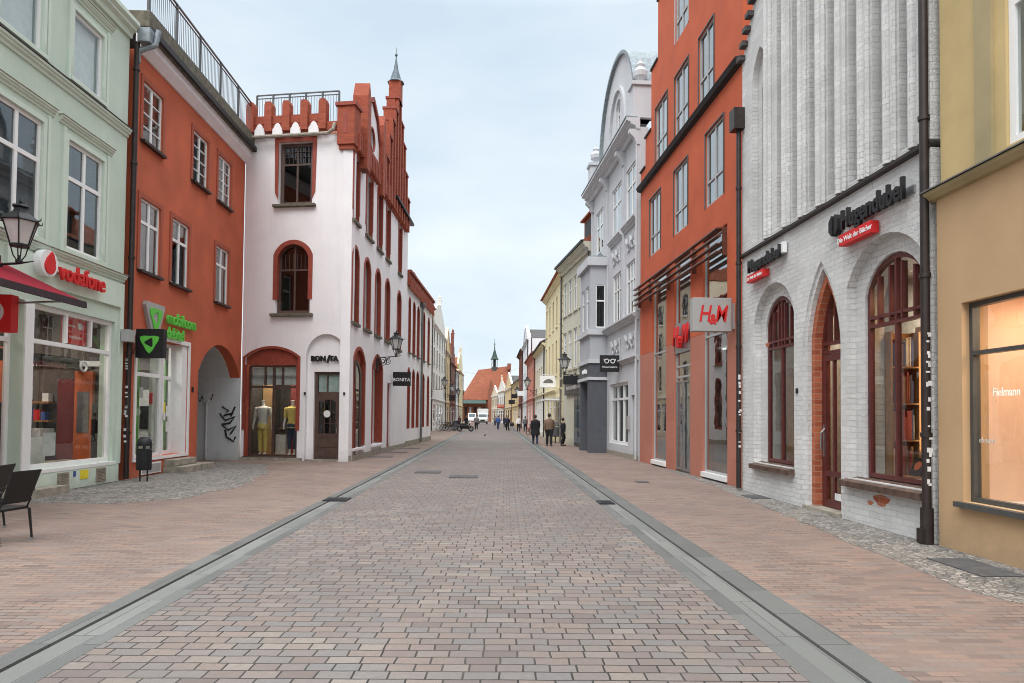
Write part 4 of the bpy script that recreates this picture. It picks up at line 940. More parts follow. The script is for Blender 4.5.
# shop interiors on the ground floor
b = MB().mat(0).box(.0, 2.5, 3.0, 3.1, .1, 4.4); b.box(-.02, .02, .36, 3, .1, 4.4); b.box(2.5, 2.55, .36, 3, .1, 4.4); b.mat(1).box(.05, .5, 1.5, 1.55, .1, 3.2); b.mat(2).box(.95, 1.6, 2.0, 2.05, .1, 3.3)
b.mat(3).box(0, 2.5, .36, 3, .0, .14); b.mat(0).box(0, 2.5, .36, 3, 4.42, 4.5); b.build('shop_interior', ['room', 'tanpanel', 'maroonc', 'wood'], h)
MB().lathe([(0, 0), (.14, 0), (.14, .02), (0, .02)], 1.1, 1.0, 3.7, 12).build('ceiling_lamp', 'lampwhite', h)
lt = bpy.data.lights.new('shop_lamp', 'AREA'); lt.energy = 110; lt.size = .9; lt.color = (1, .88, .7); lo = bpy.data.objects.new('shop_lamp', lt); C.objects.link(lo); lo.parent = h; lo.location = (1.2, .9, 4.2)  # warm fill added to lift the dark space behind the mannequins
# lettering, hanging sign, lantern
t = BF.thing('wall_sign', 'black capital lettering in the arched niche over the corner entrance', 'sign', 3.26, 3.72, .14)
text(t, 'lettering', 'BON', .26, -.05, 0, -.05, 'dark', .04, 'RIGHT', off=.010); text(t, 'lettering', 'TA', .26, .09, 0, -.05, 'dark', .04, 'LEFT', off=.010)
text(t, 'lettering', 'I', .38, .01, -.02, -.05, 'dark', .04, 'CENTER', off=.008, shear=.35)
t = thing('hanging_sign', 'black rectangular sign with white capitals on the white corner house side wall', 'sign', (-4.85, 32.5, 3.42))
MB().box(.02, .86, -.07, .07, -.33, .33).build('board', 'dark', t, bevel=.008)
text(t, 'lettering', 'BONITA', .22, .44, -.04, -.072, 'signwhite', .003, off=.004)
b = MB(); b.tube([(-.12, 0, .2), (.02, 0, .2)], .015); b.tube([(-.12, 0, -.2), (.02, 0, -.2)], .015); b.build('bracket', 'steel', t)
lantern((-4.22, 29.2, 4.55), -.80, 'black lantern on iron bracket on the side wall of the white corner house', 1.0)

# window dummies behind the corner house's front window
def dummy(x, label, top, bottom, arm_out):
    p = BF.w(x, .145, .62); t = thing('mannequin', label, 'mannequin', p, BF.rz, 'shop window mannequins'); t.scale = (1.27, 1.27, 1.27)
    b = MB()
    b.tube([(0, 0, 1.42), (0, 0, 1.52), (0, 0, 1.6)], [.05, .045, .05], 10); b.lathe([(.07, 1.62), (.02, 1.63), (0, 1.63)], n=10)
    for s in (-1, 1):
        b.tube([(s * .07, 0, .5), (s * .075, .01, .08), (s * .08, -.03, .03), (s * .09, -.12, .015)], [.05, .03, .035, .02], 8)
        b.tube([(s * .2, 0, 1.36), (s * (.24 + arm_out), .02, 1.1), (s * (.26 + arm_out * 1.4), -.02, .88), (s * (.25 + arm_out * 1.4), -.04, .76)], [.045, .036, .026, .018], 8)
    b.build('figure', 'mannequin', t, smooth=True)
    b = MB(); b.tube([(0, 0, .82), (0, .01, 1.05), (0, 0, 1.28), (0, 0, 1.40), (0, 0, 1.46)], [.165, .13, .175, .16, .06], 12)
    for s in (-1, 1): b.tube([(s * .1, 0, 1.38), (s * .2, 0, 1.37), (s * (.235 + arm_out), .02, 1.12)], [.07, .07, .055], 8)
    b.build('blouse', top, t, smooth=True)
    b = MB(); b.tube([(0, 0, .95), (0, 0, .85), (0, 0, .78)], [.14, .165, .15], 12)
    for s in (-1, 1): b.tube([(s * .07, 0, .84), (s * .085, 0, .48), (s * .08, 0, .12 if bottom == 'yellowcloth' else .2)], [.1, .065, .05], 10)
    b.build('trousers', bottom, t, smooth=True)
dummy(.55, 'headless white mannequin in pale blouse and yellow trousers, left in the shop window', 'blouse', 'yellowcloth', .03)
dummy(1.72, 'headless white mannequin in yellow jacket and blue jeans, right in the shop window', 'yellowcloth', 'denim', .0)
t = tag(MB().box(-.2, .2, -.15, .15, 0, .78).build('display_plinth', 'blouse', None), 'pale box plinth between the two mannequins', 'display plinth'); t.location = BF.w(1.22, .145, .85); t.rotation_euler.z = BF.rz
t = tag(MB().lathe([(.0, 0), (.14, .0), (.16, .06), (.06, .1), (.18, .22), (.0, .24)], n=10).build('handbag', 'brown', None), 'small dark bag on the pale plinth in the shop window', 'handbag'); t.location = BF.w(1.22, .93, .85)

# annex along the street
x = BS.thing('side_annex', 'low white annex with tall red slit windows and red brick frieze beside the corner house', 'building', 12.12)
AL = BS.L - 12.12
au = [(1.8, 2.7), (3.4, 4.3), (5.3, 6.2), (7.6, 8.5)]; ag = [(.2 - 2.3 + 2.3, 1.1), (2.2, 3.0), (3.6, 4.6), (6.2, 7.1), (8.2, 9.1)]
au = [(.5, 1.2), (2.0, 2.9), (3.6, 4.5), (6.0, 6.9), (8.2, 9.1)]; ag = [(.4, 1.2), (2.0, 2.9), (3.6, 4.5), (6.0, 6.9), (8.2, 9.1)]
holes = [opening(a, c, 5.15, 8.2, (.4, 'seg')) for a, c in au] + [opening(a, c, .95, 4.3, (.42, 'seg')) for a, c in ag]
MB().plate([(0, 0), (AL, 0), (AL, 9.4), (0, 9.4)], holes, 0, .35).build('wall', 'white', x)
body(x, 0, AL, 0, 9.4, 7, 'white')
for a, c in au: window(x, a, c, 5.15, 8.2, .12, 'trimred', 1, (.6,), (.4, 'seg'), fw=.16, gm='glassup', sill='mossstone')
for a, c in ag:
    window(x, a, c, .95, 4.3, .12, 'trimred', 1, (.6,), (.42, 'seg'), fw=.16, gm='glassup'); arch_surround(a, c, .97, 4.3, .42, .05, .02, 'trimred', x)
for a, c in au: arch_surround(a, c, 5.17, 8.2, .4, .05, .02, 'trimred', x)
MB().box(0, AL, -.12, .3, 8.75, 9.45).build('frieze', 'pinred', x)
b = MB(); [b.box(.1 + i * .28, .24 + i * .28, -.2, -.121, 8.55, 9.1) for i in range(int(AL / .28))]; b.build('corbel_table', 'pinred', x)
MB().box(0, AL + .1, -.22, .35, 9.45, 9.58).build('coping', 'trimred', x)
b = MB().tube([(3.2 + 1.7, -.12, .1), (4.9, -.12, 8.2)], .07, 8); b.lathe([(.08, 8.2), (.17, 8.45), (.17, 8.6), (0, 8.6)], 4.9, -.15, 0, 8); b.build('down_pipe', 'pipegrey', x)
MB().box(0, AL, -.05, -.001, 0, .3).build('plinth', 'stone', x)
MB().prof([(-.1, 9.5), (.3, 9.5), (7, 9.5), (3.6, 11)], .1, AL).build('roof', 'tile', x) if False else None
for k, (u_, w_) in enumerate(((3.0, .5), (6.6, .5), (10.3, .5), (14.5, .45))):
    c_ = tag(MB().box(-w_ * .45, w_ * .45, -w_, w_, 0, .012).build('cellar_cover', 'tarcover', None), ['iron cellar cover on the pavement below the first side shop window', 'iron cellar cover on the pavement past the second side shop window', 'iron cellar cover near the black hanging sign of the corner house', 'iron cellar cover farthest along the white annex'][k], 'cellar cover'); c_.location = BS.w(u_, .005, -.55); c_.rotation_euler.z = BS.rz

# ------------------------------------------------------------------ right side: ochre house with optician's display
FI = Fac(5.88 + .15 * 1, 9.06, 6.12, 0)
f = FI.thing('optician_house', 'ochre plastered house with lit orange display window at the right picture edge', 'building', .0)
MB().plate([(-.02, 0), (6.5, 0), (6.5, 4.72), (-.02, 4.72)], [opening(.45, 3.6, .66, 3.22)], 0, .35).build('lower_wall', 'fi_lo', f)
MB().plate([(.0, 4.84), (6.5, 4.84), (6.5, 12), (.0, 12)], [opening(1.18, 2.5, 4.98, 7.3)], .05, .4).build('upper_wall', 'fi_up', f)
MB().box(.72, 1.0, -.0, .05, 4.92, 12).build('pilaster', 'fi_up2', f)
body(f, 0, 6.5, 0.0, 12, 8, 'fi_up', y0=3.2, room=False)
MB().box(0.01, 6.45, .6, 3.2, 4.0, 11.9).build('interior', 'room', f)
MB().prof([(.05, 4.70), (-.06, 4.72), (-.13, 4.78), (-.14, 4.82), (.05, 4.90)], -.12, 6.5).build('cornice', 'fi_up2', f)
MB().prof([(-.17, 4.822), (-.17, 4.84), (.06, 4.93), (.06, 4.91)], -.14, 6.5).build('cornice_flashing', 'pipegrey', f)
window(f, 1.18, 2.5, 4.98, 7.3, .09, 'wframe', 2, (.74,), fw=.1, mw=.1, gm='shopglass', curtain_or_skypanel='blind')
window(f, .45, 3.6, .66, 3.22, .1, 'winanth', 1, (.745,), fw=.06, mw=.05, gm='shopglass', name='display_window', thick=.1)
MB().box(.38, 3.7, -.09, .1, .59, .657).build('sill', 'winanth', f)
b = MB().mat(0).box(.4, 3.7, 1.3, 1.35, .5, 3.4); b.box(.38, .41, .352, 1.3, .5, 3.4); b.box(3.68, 3.7, .352, 1.3, .5, 3.4)
b.mat(1).box(.41, 3.68, .352, 1.3, .5, .66); b.mat(0).box(.41, 3.68, .352, 1.3, 3.36, 3.4); b.build('display_case', ['orangewall', 'signwhite'], f)
b = MB(); [b.lathe([(0, 0), (.07, 0), (.07, -.03), (0, -.03)], x_, .8, 3.355, 14) for x_ in (.9, 1.5, 2.3, 3.1)]; b.build_each('spot_lamp', 'lampwarm', f)
text(f, 'window_lettering', 'Fielmann', .15, .77, 2.05, .16, 'whitelit', .002, 'LEFT', off=.0, sx=.82)
text(f, 'window_lettering', 'Fielmann', .10, .62, 1.45, .17, 'signwhite', .003)
MB().box(.75, .752, .17, .171, .95, 1.0).build('window_sticker', 'signwhite', f)
lt = bpy.data.lights.new('display_spot', 'AREA'); lt.energy = 38; lt.size = 1.6; lt.shape = 'RECTANGLE'; lt.size_y = .4; lt.color = (1, .76, .54); lo = bpy.data.objects.new('display_spot', lt); C.objects.link(lo); lo.parent = f; lo.location = (1.7, .85, 3.3)
for k, (u_, lb) in enumerate(((1.02, 'thin black spectacles on the left of the white display ledge'), (1.28, 'dark spectacles in the middle of the white display ledge'), (1.62, 'large black spectacles on the right of the white display ledge'))):
    t = FI.thing('spectacles', lb, 'spectacles', u_, .66, .62, 'spectacles on the display ledge')
    b = MB(); [b.ring((s * .04 * (1 + k * .5), 0, .05), .032 * (1 + k * .5), .006, 14, 5) for s in (-1, 1)]; b.build('rim', 'dark', t)
    for s in (-1, 1): MB().tube([(s * .075 * (1 + k * .5), 0, .06), (s * .08 * (1 + k * .5), .14, .06), (s * .08 * (1 + k * .5), .17, .0)], .005, 5).build('temple', 'dark', t)
b = MB().tube([(-.14, -.09, .05), (-.14, -.09, 12)], .06, 10)
[b.lathe([(.078, -.03), (.078, .03)], -.14, -.09, z, 10) for z in (1.5, 3.7, 5.9, 8)]; b.lathe([(.085, 0), (.085, .5)], -.14, -.09, .0, 10); b.box(-.2, -.08, -.2, -.1, .02, .22)
dp = b.build('down_pipe', 'pipe', f, smooth=True)
rr = random.Random(5); b = MB()
for k in range(22): z = rr.uniform(.8, 3.0); a = rr.uniform(-.13, -.09); b.box(-.081, -.077, a, a + rr.uniform(.03, .06), z, z + rr.uniform(.02, .07))
b.build_each('sticker', 'paper', dp)

# ------------------------------------------------------------------ white painted brick bookshop with gothic door
WH = Fac(5.88, 16.3, 6.03, 9.1)
WF = WH
w = WH.thing('bookshop', 'white painted brick gabled bookshop with pointed orange doorway and tall pilasters', 'building', .32)
D = -.32
a1, a2 = (1.3 + D, 2.85 + D), (5.15 + D, 7.0 + D)
def wpt(x0, x1, z0, zs, rise, kind='seg'): return opening(x0, x1, z0, zs + rise, (rise, kind))
door = (3.34 + D, 4.78 + D)
low = [wpt(1.0 + D, 2.98 + D, .72, 3.85, .75), wpt(3.36 + D, 4.74 + D, 0, 3.0, 1.6, 'point'), wpt(4.92 + D, 7.02 + D, .72, 3.92, .66)]
WR = 7.1 + D
MB().plate([(0, 0), (WR, 0), (WR, 5.5), (0, 5.5)], low, 0, .5).build('lower_wall', 'whitebrick', w)
# recessed inner jamb ring of the windows
# upper wall with tall niches between brick shafts
nich = [(1.52 + .70 * i, 1.93 + .70 * i, (10.4, 13.2, 12.2, 15.5, 17.8, 17.0, 18.2, 18.3)[i]) for i in range(8)]
nich[-1] = (6.42, 6.75, 18.2); nich[0] = (.92, 1.74, 10.1)
gab = [(0, 5.62), (WR, 5.62), (WR, 19), (3.2, 19), (2.0, 14.2), (1.35, 12.3), (0, 10.25)]
hs = [opening(a + D, c + D, 5.62 + (0.01 if 1 else 0), z, (.16, 'point')) for a, c, z in nich]
hs = [[(p, q_) for p, q_ in h_] for h_ in hs]
# niches open to the ledge: build the wall as separate strips between them
xs = [0.0]
b = MB(); prev = 0.0; edges = [(a + D, c + D, z) for a, c, z in nich]
b.plate(gab, [opening(a, c, 5.7, min(z, 12.3 + (a - 1) * 2.2 if a < 3 else 18.5), ((.75, 'point') if c - a > .6 else (.16, 'point'))) for a, c, z in edges], 0, .6)
b.build('upper_wall', 'whitebrick', w)
MB().plate([(.05, 5.6), (WR - .02, 5.6), (WR - .02, 18.9), (3.3, 18.9), (2.1, 14), (.1, 10)], [], .602, .67).build('niche_back', 'whitebrick', w)
b = MB()
sh_ = random.Random(4)
shafts = [x_ for a, c, z in nich for x_ in (c + .05, c + .19)]
for i, u_ in enumerate(shafts):
    zt = min(18.5, 10.4 + max(0, (u_ - 1.2)) * 3.3); R_ = (.085, .05)[i % 2]
    b.tube([(u_ + D, -.03, 5.6), (u_ + D, -.03, zt)], R_, 6 if i % 2 else 8)
b.build_each('brick_shaft', 'whitebrick', w)
for (a, c, z) in edges[1:]:
    pass
# blind lancet at the far end
MB().plate(opening(.91 + D, 1.75 + D, 5.62, 10.2, (.76, 'point')), [opening(1.12 + D, 1.60 + D, 5.72, 9.5, (.45, 'point'))], .14, .5).build('blind_lancet', 'whitebrick', w)
b = MB(); n_ = 9
for i in range(12): u_ = .0 + i * .17; z_ = 10.25 + i * .26; b.box(u_ - .02, u_ + .19, -.14, .3, z_ - .02, z_ + .09)
b.build_each('verge_tile', 'tiledark', w)
MB().prof([(0, 5.50), (-.09, 5.52), (-.09, 5.57), (0, 5.61)], .0, WR).build('ledge', 'pipe', w)
body(w, 0, WR, 0, 10, 8, 'whitebrick', y0=3.4, room=False)
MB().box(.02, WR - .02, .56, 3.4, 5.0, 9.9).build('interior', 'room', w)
# window frames (maroon), sills, inner reveal linings
def arch_ring(x0, x1, z0, zs, rise, wd, y0, y1, mat, name, kind='seg', par=w):
    o = opening(x0, x1, z0, zs + rise, (rise, kind))
    k = 1 - wd / ((x1 - x0) / 2)
    i = opening(x0 + wd, x1 - wd, z0, zs + rise - wd * (1.0 if kind == 'seg' else 1.5), (rise - wd * (.2 if kind == 'seg' else .8), kind))
    loop = [i[1], o[1]] + o[2:] + [o[0], i[0]] + list(reversed(i[2:]))
    return MB().plate(loop, [], y0, y1).build(name, mat, par)
arch_ring(1.0 + D, 2.98 + D, .74, 3.85, .75, .28, .16, .49, 'whitebrick', 'reveal')
arch_ring(4.92 + D, 7.02 + D, .74, 3.92, .66, .28, .16, .49, 'whitebrick', 'reveal')
window(w, 1.29 + D, 2.69 + D, .76, 4.30, .20, 'maroon', 2, (.70, .74), (.48, 'seg'), fw=.07, mw=.05, gm='shopglass', name='shop_window', thick=.08)
window(w, 5.21 + D, 6.73 + D, .76, 4.28, .20, 'maroon', 2, (.70, .74), (.4, 'seg'), fw=.07, mw=.05, gm='shopglass', name='shop_window', thick=.08)
for (xa, xb, zt) in ((1.29 + D, 2.69 + D, 4.22), (5.21 + D, 6.73 + D, 4.2)):
    n_ = 5; b = MB()
    for i in range(1, n_): x_ = xa + (xb - xa) * i / n_; b.box(x_ - .02, x_ + .02, .195, .29, 3.25, zt - .12 * abs(i - n_ / 2))
    b.build_each('window_bar', 'maroon', w)
for (xa, xb) in ((1.0 + D, 3.0 + D), (4.88 + D, 7.0 + D)):
    MB().prof([(.0, .58), (-.12, .58), (-.13, .68), (.3, .76), (.3, .62)], xa, xb).build('sill', 'sillwood', w)
M['sw'] = None; del M['sw']
# doorway: stepped orange brick jambs
arch_ring(3.36 + D, 4.74 + D, 0.0, 3.0, 1.6, .09, .04, .30, 'whitebrick', 'door_arch', 'point')
arch_ring(3.46 + D, 4.64 + D, 0.0, 3.0, 1.40, .12, .12, .42, 'redbrick', 'door_arch', 'point')
d = window(w, 3.58 + D, 4.52 + D, .06, 4.18, .26, 'maroon', 1, (.70, .74), (1.2, 'point'), fw=.07, mw=.06, gm='shopglass', name='door_frame', thick=.08)
b = MB(); [b.box(3.58 + D + .94 * i / 4 - .018, 3.58 + D + .94 * i / 4 + .018, .255, .35, 3.12, 3.75 if i != 2 else 4.1) for i in (1, 2, 3)]; b.build_each('tracery_bar', 'maroon', w)
lf = MB().plate([(3.66 + D, .08), (4.44 + D, .08), (4.44 + D, 2.9), (3.66 + D, 2.9)], [[(3.78 + D, .75), (4.02 + D, .75), (4.02 + D, 2.78), (3.78 + D, 2.78)], [(4.08 + D, .75), (4.32 + D, .75), (4.32 + D, 2.78), (4.08 + D, 2.78)], [(3.78 + D, .22), (4.02 + D, .22), (4.02 + D, .65), (3.78 + D, .65)], [(4.08 + D, .22), (4.32 + D, .22), (4.32 + D, .65), (4.08 + D, .65)]], .23, .28).build('door', 'maroon', w)
MB().tube([(3.74 + D, .22, 1.1), (3.76 + D, .14, 1.16), (3.78 + D, .14, 1.45), (3.74 + D, .22, 1.52)], .016, 8).build('handle', 'steel', lf); MB().box(3.70 + D, 3.73 + D, .21, .229, 1.0, 1.6).build('lock_plate', 'steel', lf)
MB().box(4.12 + D, 4.4 + D, .21, .229, .24, .36).build('door_plate', 'paper', lf)
MB().box(3.4 + D, 4.7 + D, -.05, .5, 0.003, .07).build('threshold', 'stone', w)
MB().box(4.84 + D, 4.88 + D, -.02, -.001, 1.9, 2.05).build('house_number', 'dark', w) if False else MB().box(3.08 + D, 3.16 + D, -.02, -.001, 2.2, 2.3).build('house_number', 'dark', w)
# interior, shelves and books seen through the glass
b = MB().mat(0).box(.03, WR - .03, 2.6, 2.65, .02, 4.9); b.box(.02, .06, .55, 2.6, .02, 4.9); b.box(WR - .06, WR - .02, .55, 2.6, .02, 4.9); b.mat(1).box(.03, WR - .03, .55, 2.6, -.01, .05); b.mat(0).box(.03, WR - .03, .55, 2.6, 4.6, 4.65)
b.box(2.85 + D, 2.9 + D, .55, 1.6, .02, 4.6); b.build('shop_interior', ['roomlit', 'wood'], w)
M['spine1'] = plain('book_spine_red', (.30, .04, .03), .6); M['spine2'] = plain('book_spine_cream', (.55, .48, .38), .6); M['navycoat'] = plain('navy_coat', (.018, .022, .045), .9); M['spine3'] = plain('book_spine_navy', (.03, .04, .12), .6); M['spine4'] = plain('book_spine_brown', (.2, .09, .04), .6)
def shelf(u, y, z0, wd, hh, label, levels, rz=0, seed=1):
    t = WH.thing('bookshelf', label, 'bookshelf', u, z0, y, drz=rz)
    MB().box(0, .03, 0, .26, 0, hh).build('side_panel', 'wood', t); MB().box(wd - .03, wd, 0, .26, 0, hh).build('side_panel', 'wood', t); MB().box(.03, wd - .03, .24, .26, 0, hh).build('back_panel', 'wood', t)
    rr = random.Random(seed)
    for k in range(levels):
        z = hh * k / levels; MB().box(.03, wd - .03, 0, .24, z, z + .025).build('shelf', 'wood', t)
        x_ = .05; b = MB()
        while x_ < wd - .1:
            tw = rr.uniform(.02, .045); b.mat(rr.randrange(4)).box(x_, x_ + tw - .002, rr.uniform(.01, .05), .22, z + .026, z + .026 + rr.uniform(.6, .85) * hh / levels); x_ += tw
        bo = b.build('books', ['spine1', 'spine2', 'spine3', 'spine4'], t); bo['kind'] = 'stuff'
    return t
shelf(5.36, .5, .75, .50, 2.4, 'wooden bookshelf full of books, left one in the large bookshop window', 4, PI / 2, 3)
shelf(5.40, 1.06, .75, .8, 2.5, 'wooden bookshelf lit by a warm strip, right one in the large bookshop window', 4, PI / 2, 8)
shelf(1.75, .55, .6, .9, 2.2, 'wooden bookshelf behind the small bookshop window', 4, PI / 2, 9)
lt = bpy.data.lights.new('shelf_lamp', 'AREA'); lt.energy = 16; lt.size = .3; lt.color = (1, .6, .3); lo = bpy.data.objects.new('shelf_lamp', lt); C.objects.link(lo); lo.parent = w; lo.location = (6.0 + D, .9, 3.9)
lt = bpy.data.lights.new('shop_lamp', 'AREA'); lt.energy = 60; lt.size = .8; lt.color = (1, .85, .65); lo = bpy.data.objects.new('shop_lamp', lt); C.objects.link(lo); lo.parent = w; lo.location = (3.2, 1.6, 4.5)  # added fill so the bookshop room reads through the glass
MB().box(5.38 + D, 5.42 + D, 1.01, 1.05, 1.2, 3.2).build('light_strip', 'lampwarm', w)
MB().box(5.2 + D, 6.45 + D, .6, 1.3, .5, .8).build('display_ledge', 'wood', w); MB().box(1.3 + D, 2.6 + D, .6, 1.2, .5, .8).build('display_ledge', 'wood', w)
for k, (u_, c_, h_, lb) in enumerate(((5.55, 'dark', .3, 'black book cover with round orange picture on the window ledge'), (5.95, 'spine2', .34, 'cream book standing tilted in the bookshop window'), (6.25, 'spine3', .30, 'navy book lying against the shelf in the bookshop window'), (2.2, 'yel', .26, 'yellow book in the small bookshop window'))):
    t = WH.thing('book', lb, 'book', u_, .82, .75, 'books displayed in the windows'); v = MB().box(-.14, .14, 0, .03, 0, h_).build('cover', c_, t); v.rotation_euler.x = -.45
    if k == 0: MB().lathe([(0, -.006), (.08, -.006), (.08, -.001), (0, -.001)], 0, 0, .16, 20, ax='y').build('cover_picture', 'brickorange', v)
# downpipe between bookshop and orange store with hopper
b = MB().tube([(-.0, -.09, .05), (0, -.09, 9.0)], .055, 10); [b.lathe([(.072, -.03), (.072, .03)], 0, -.09, z, 10) for z in (1.4, 3.4, 5.4, 7.2)]; dp = b.build('down_pipe', 'pipe', w, smooth=True)
MB().prism([(-.16, -.26), (.16, -.26), (.16, .0), (-.16, .0)], 8.6, 9.1).build('hopper', 'pipe', dp)
rr = random.Random(9); b = MB()
for k in range(14): z = rr.uniform(.8, 2.9); a = rr.uniform(-.12, -.09); b.box(.054, .058, a, a + .05, z, z + rr.uniform(.02, .07))
b.build_each('sticker', 'paper', dp)
def shopsign(u0, u1, z, s, lb, extra=False):
    t = WH.thing('wall_sign', lb, 'sign', u0, z, 0)
    L = u1 - u0
    text(t, 'lettering', 'Hugendubel', s, 0.03, 0, -.14, 'dark', .03, 'LEFT', off=.012, sx=L / (s * 5.05))
    bx = MB().box(.0, L * .52, -.17, -.03, -s * .95, -s * .52).build('slogan_box', 'redlit', t)
    text(bx, 'slogan', 'Die Welt der Bücher', s * .27, L * .26, -s * .75, -.175, 'signwhite', .002, off=.002)
    MB().box(L * (.0 if not extra else 0) , L, -.03, -.001, -s * .15, s * .1).build('mounting_rail', 'steel', t)
    if extra:
        for k, sx in enumerate((-1, 1)):
            p = [(0, -.24), (.12, -.12), (.12, .12), (0, .24), (-.02, .2), (-.02, -.2)]
            MB().plate([(-.26 + sx * .05 + sx * a * .8, z_ * .75 + .02) for a, z_ in p], [], -.14, -.03).build('emblem', 'dark', t)
    return t
shopsign(1.0, 2.72, 5.12, .36, 'black raised lettering over red strip above the small bookshop window')
shopsign(5.0, 6.78, 5.04, .44, 'large black raised lettering with red strip and round emblem over the big bookshop window', True)
MB().box(2.55 + D, 2.75 + D, -.12, -.03, 5.08, 5.3).build('junction_box', 'signwhite', w)
for u_, z_, s_ in ((1.75, 3.3, .1), (5.9, .45, .2), (5.6, .38, .08)):
    MB().plate([(u_ + s_ * math.cos(q) * (1 + .3 * math.sin(3 * q)) + D, z_ + .45 * s_ * math.sin(q)) for q in [i * PI / 6 for i in range(12)]], [], -.004, -.001).build('bare_brick_patch', 'redbrick', w)

# ------------------------------------------------------------------ orange fashion store
HM = Fac(5.62, 26.4, 6.02, 16.35)
o = HM.thing('fashion_store', 'tall orange plastered store with stepped top and grey-framed windows', 'building', .28)
D = -.28
bays = [(2.0, 3.72), (4.6, 6.2), (7.25, 9.1)]
r1 = [(1.62, 3.02), (4.55, 5.95), (7.5, 8.87)]; r2 = [(2.4, 3.85), (4.62, 6.02), (6.93, 8.14)]; r2 = [(1.9, 3.1), (4.45, 5.75), (6.95, 8.2)]
r2 = [(2.35, 3.8), (4.62, 6.0), (6.93, 8.15)]; r3 = [(4.65, 5.95), (7.4, 8.6)]
r0, HR = 0, 10.1 + D
top = [(0, 4.1), (HR, 4.1), (HR, 18), (3.6 + D, 18), (3.6 + D, 16.6), (2.6 + D, 16.6), (2.6 + D, 14.5), (1.75 + D, 14.5), (1.75 + D, 12.3), (.95 + D, 12.3), (.95 + D, 11.2), (0, 11.2)]
holes = [opening(a + D, c + D, 7.6, 9.72) for a, c in r1] + [opening(a + D, c + D, 10.82, 12.8) for a, c in r2] + [opening(a + D, c + D, 13.9, 15.9) for a, c in r3]
tops = [(0, 11.2), (0, 4.1)]
for a, c in bays: tops += [(a + D, 4.1), (a + D, 6.75), (c + D, 6.75), (c + D, 4.1)]
tops += [(HR, 4.1)] + top[2:-1]
MB().plate(tops, holes, 0, .35).build('upper_wall', 'hm', o)
low = [(0, 0)]
for a, c in bays: low += [(a + D, 0), (a + D, 4.095), ] if 0 else []
b = MB(); px_ = 0
for a, c in bays + [(HR - D, 0)]:
    b.box(px_, a + D, .004, .35, 0, 4.095); px_ = c + D
b.build_each('stone_pier', 'hmstone', o)
for i, (a, c) in enumerate(bays):
    if i == 1:
        window(o, a + D, c + D, .06, 6.72, .07, 'gframe', 1, (.44, .49), fw=.05, mw=.06, gm='glasssky', name='entrance_glazing')
        dd = MB(); 
        for k in range(2):
            xa = a + D + .1 + k * .72; dd.plate([(xa, .08), (xa + .68, .08), (xa + .68, 2.85), (xa, 2.85)], [[(xa + .05, .14), (xa + .63, .14), (xa + .63, 2.8), (xa + .05, 2.8)]], .04, .068)
        dd = dd.build('entrance_door', 'steel', o); MB().box(a + D + .74, a + D + .77, -.02, .01, .9, 1.5).build('handle', 'steel', dd)
    else:
        window(o, a + D, c + D, .2, 6.72, .07, 'gframe', 1, (.58,), fw=.05, mw=.06, gm='glasssky', name='shop_window')
        MB().box(a + D, c + D, -.05, .25, .06, .195).build('sill', 'wframe', o)
for a, c in r1: window(o, a + D, c + D, 7.6, 9.72, .03, 'gframe', 2, (.33,), fw=.06, mw=.06, gm='glasssky', sur='winanth', surw=.035, suro=.03, curtain_or_skypanel='low')
for a, c in r2: window(o, a + D, c + D, 10.82, 12.8, .03, 'gframe', 2, (.33,), fw=.06, mw=.06, gm='glasssky', sur='winanth', surw=.035, suro=.03, curtain_or_skypanel='low')
for a, c in r3: window(o, a + D, c + D, 13.9, 15.9, .03, 'gframe', 2, (.33,), fw=.06, mw=.06, gm='glasssky', sur='gframe', surw=.05, suro=.025)
MB().prof([(0, 10.42), (-.14, 10.46), (-.2, 10.58), (0, 10.63)], 0, HR).build('ledge', 'dark', o)
for k in range(4): MB().prof([(-.16, 6.60 - k * .2), (-.30, 6.59 - k * .2), (-.30, 6.625 - k * .2), (-.16, 6.635 - k * .2)], .0 , 9.1 + D).build('louvre', 'brownsteel', o)
for u_ in (.4, 1.9, 4.15, 6.7, 9.05): MB().prof([(-.0, 6.66), (-.12, 6.66), (-.12, 5.92), (0, 5.92)], u_ + D, u_ + .04 + D).build('louvre_bracket', 'brownsteel', o)
for (A, B, z) in ((0, .95 + D, 11.2), (.95 + D, 1.75 + D, 12.3), (1.75 + D, 2.6 + D, 14.5), (2.6 + D, 3.6 + D, 16.6)): MB().box(A - .04, B, -.05, .4, z, z + .07).build('step_coping', 'dark', o)
MB().box(.01, HR - .01, .45, .48, 4, 17.9 if 0 else 11.1).build('interior', 'room', o); MB().box(2.4, HR - .01, .45, .48, 11.1, 17.8).build('interior', 'room', o)
MB().box(.0, HR, 3.5, 9, 0, 11.1).build('rear_wall', 'hm', o); MB().box(3.4, HR, .5, 9, 11.1, 17.8).build('rear_wall', 'hm', o); MB().box(0, .3, .36, 3.5, 0, 11.1).build('party_wall', 'hm', o)
MB().box(.3, HR, .5, 3.5, 6.8, 11.0).build('upper_floor', 'room', o)
b = MB().mat(0).box(.3, HR, 3.4, 3.49, .02, 6.7); b.box(.3, .35, .4, 3.4, .02, 6.7); b.box(HR - .05, HR, .4, 3.4, .02, 6.7); b.mat(1).box(.3, HR, .36, 3.4, -.01, .1); b.mat(0).box(.3, HR, .4, 3.4, 3.9, 4.0); b.build('shop_interior', ['roomlit', 'signgrey'], o)
b = MB(); [b.lathe([(0, 0), (.06, 0), (.06, -.02), (0, -.02)], u_, 1.4, 3.89, 10) for u_ in (2.2, 3.0, 5.0, 5.6, 7.6, 8.1, 8.5)]; b.build_each('ceiling_lamp', 'lampwhite', o)
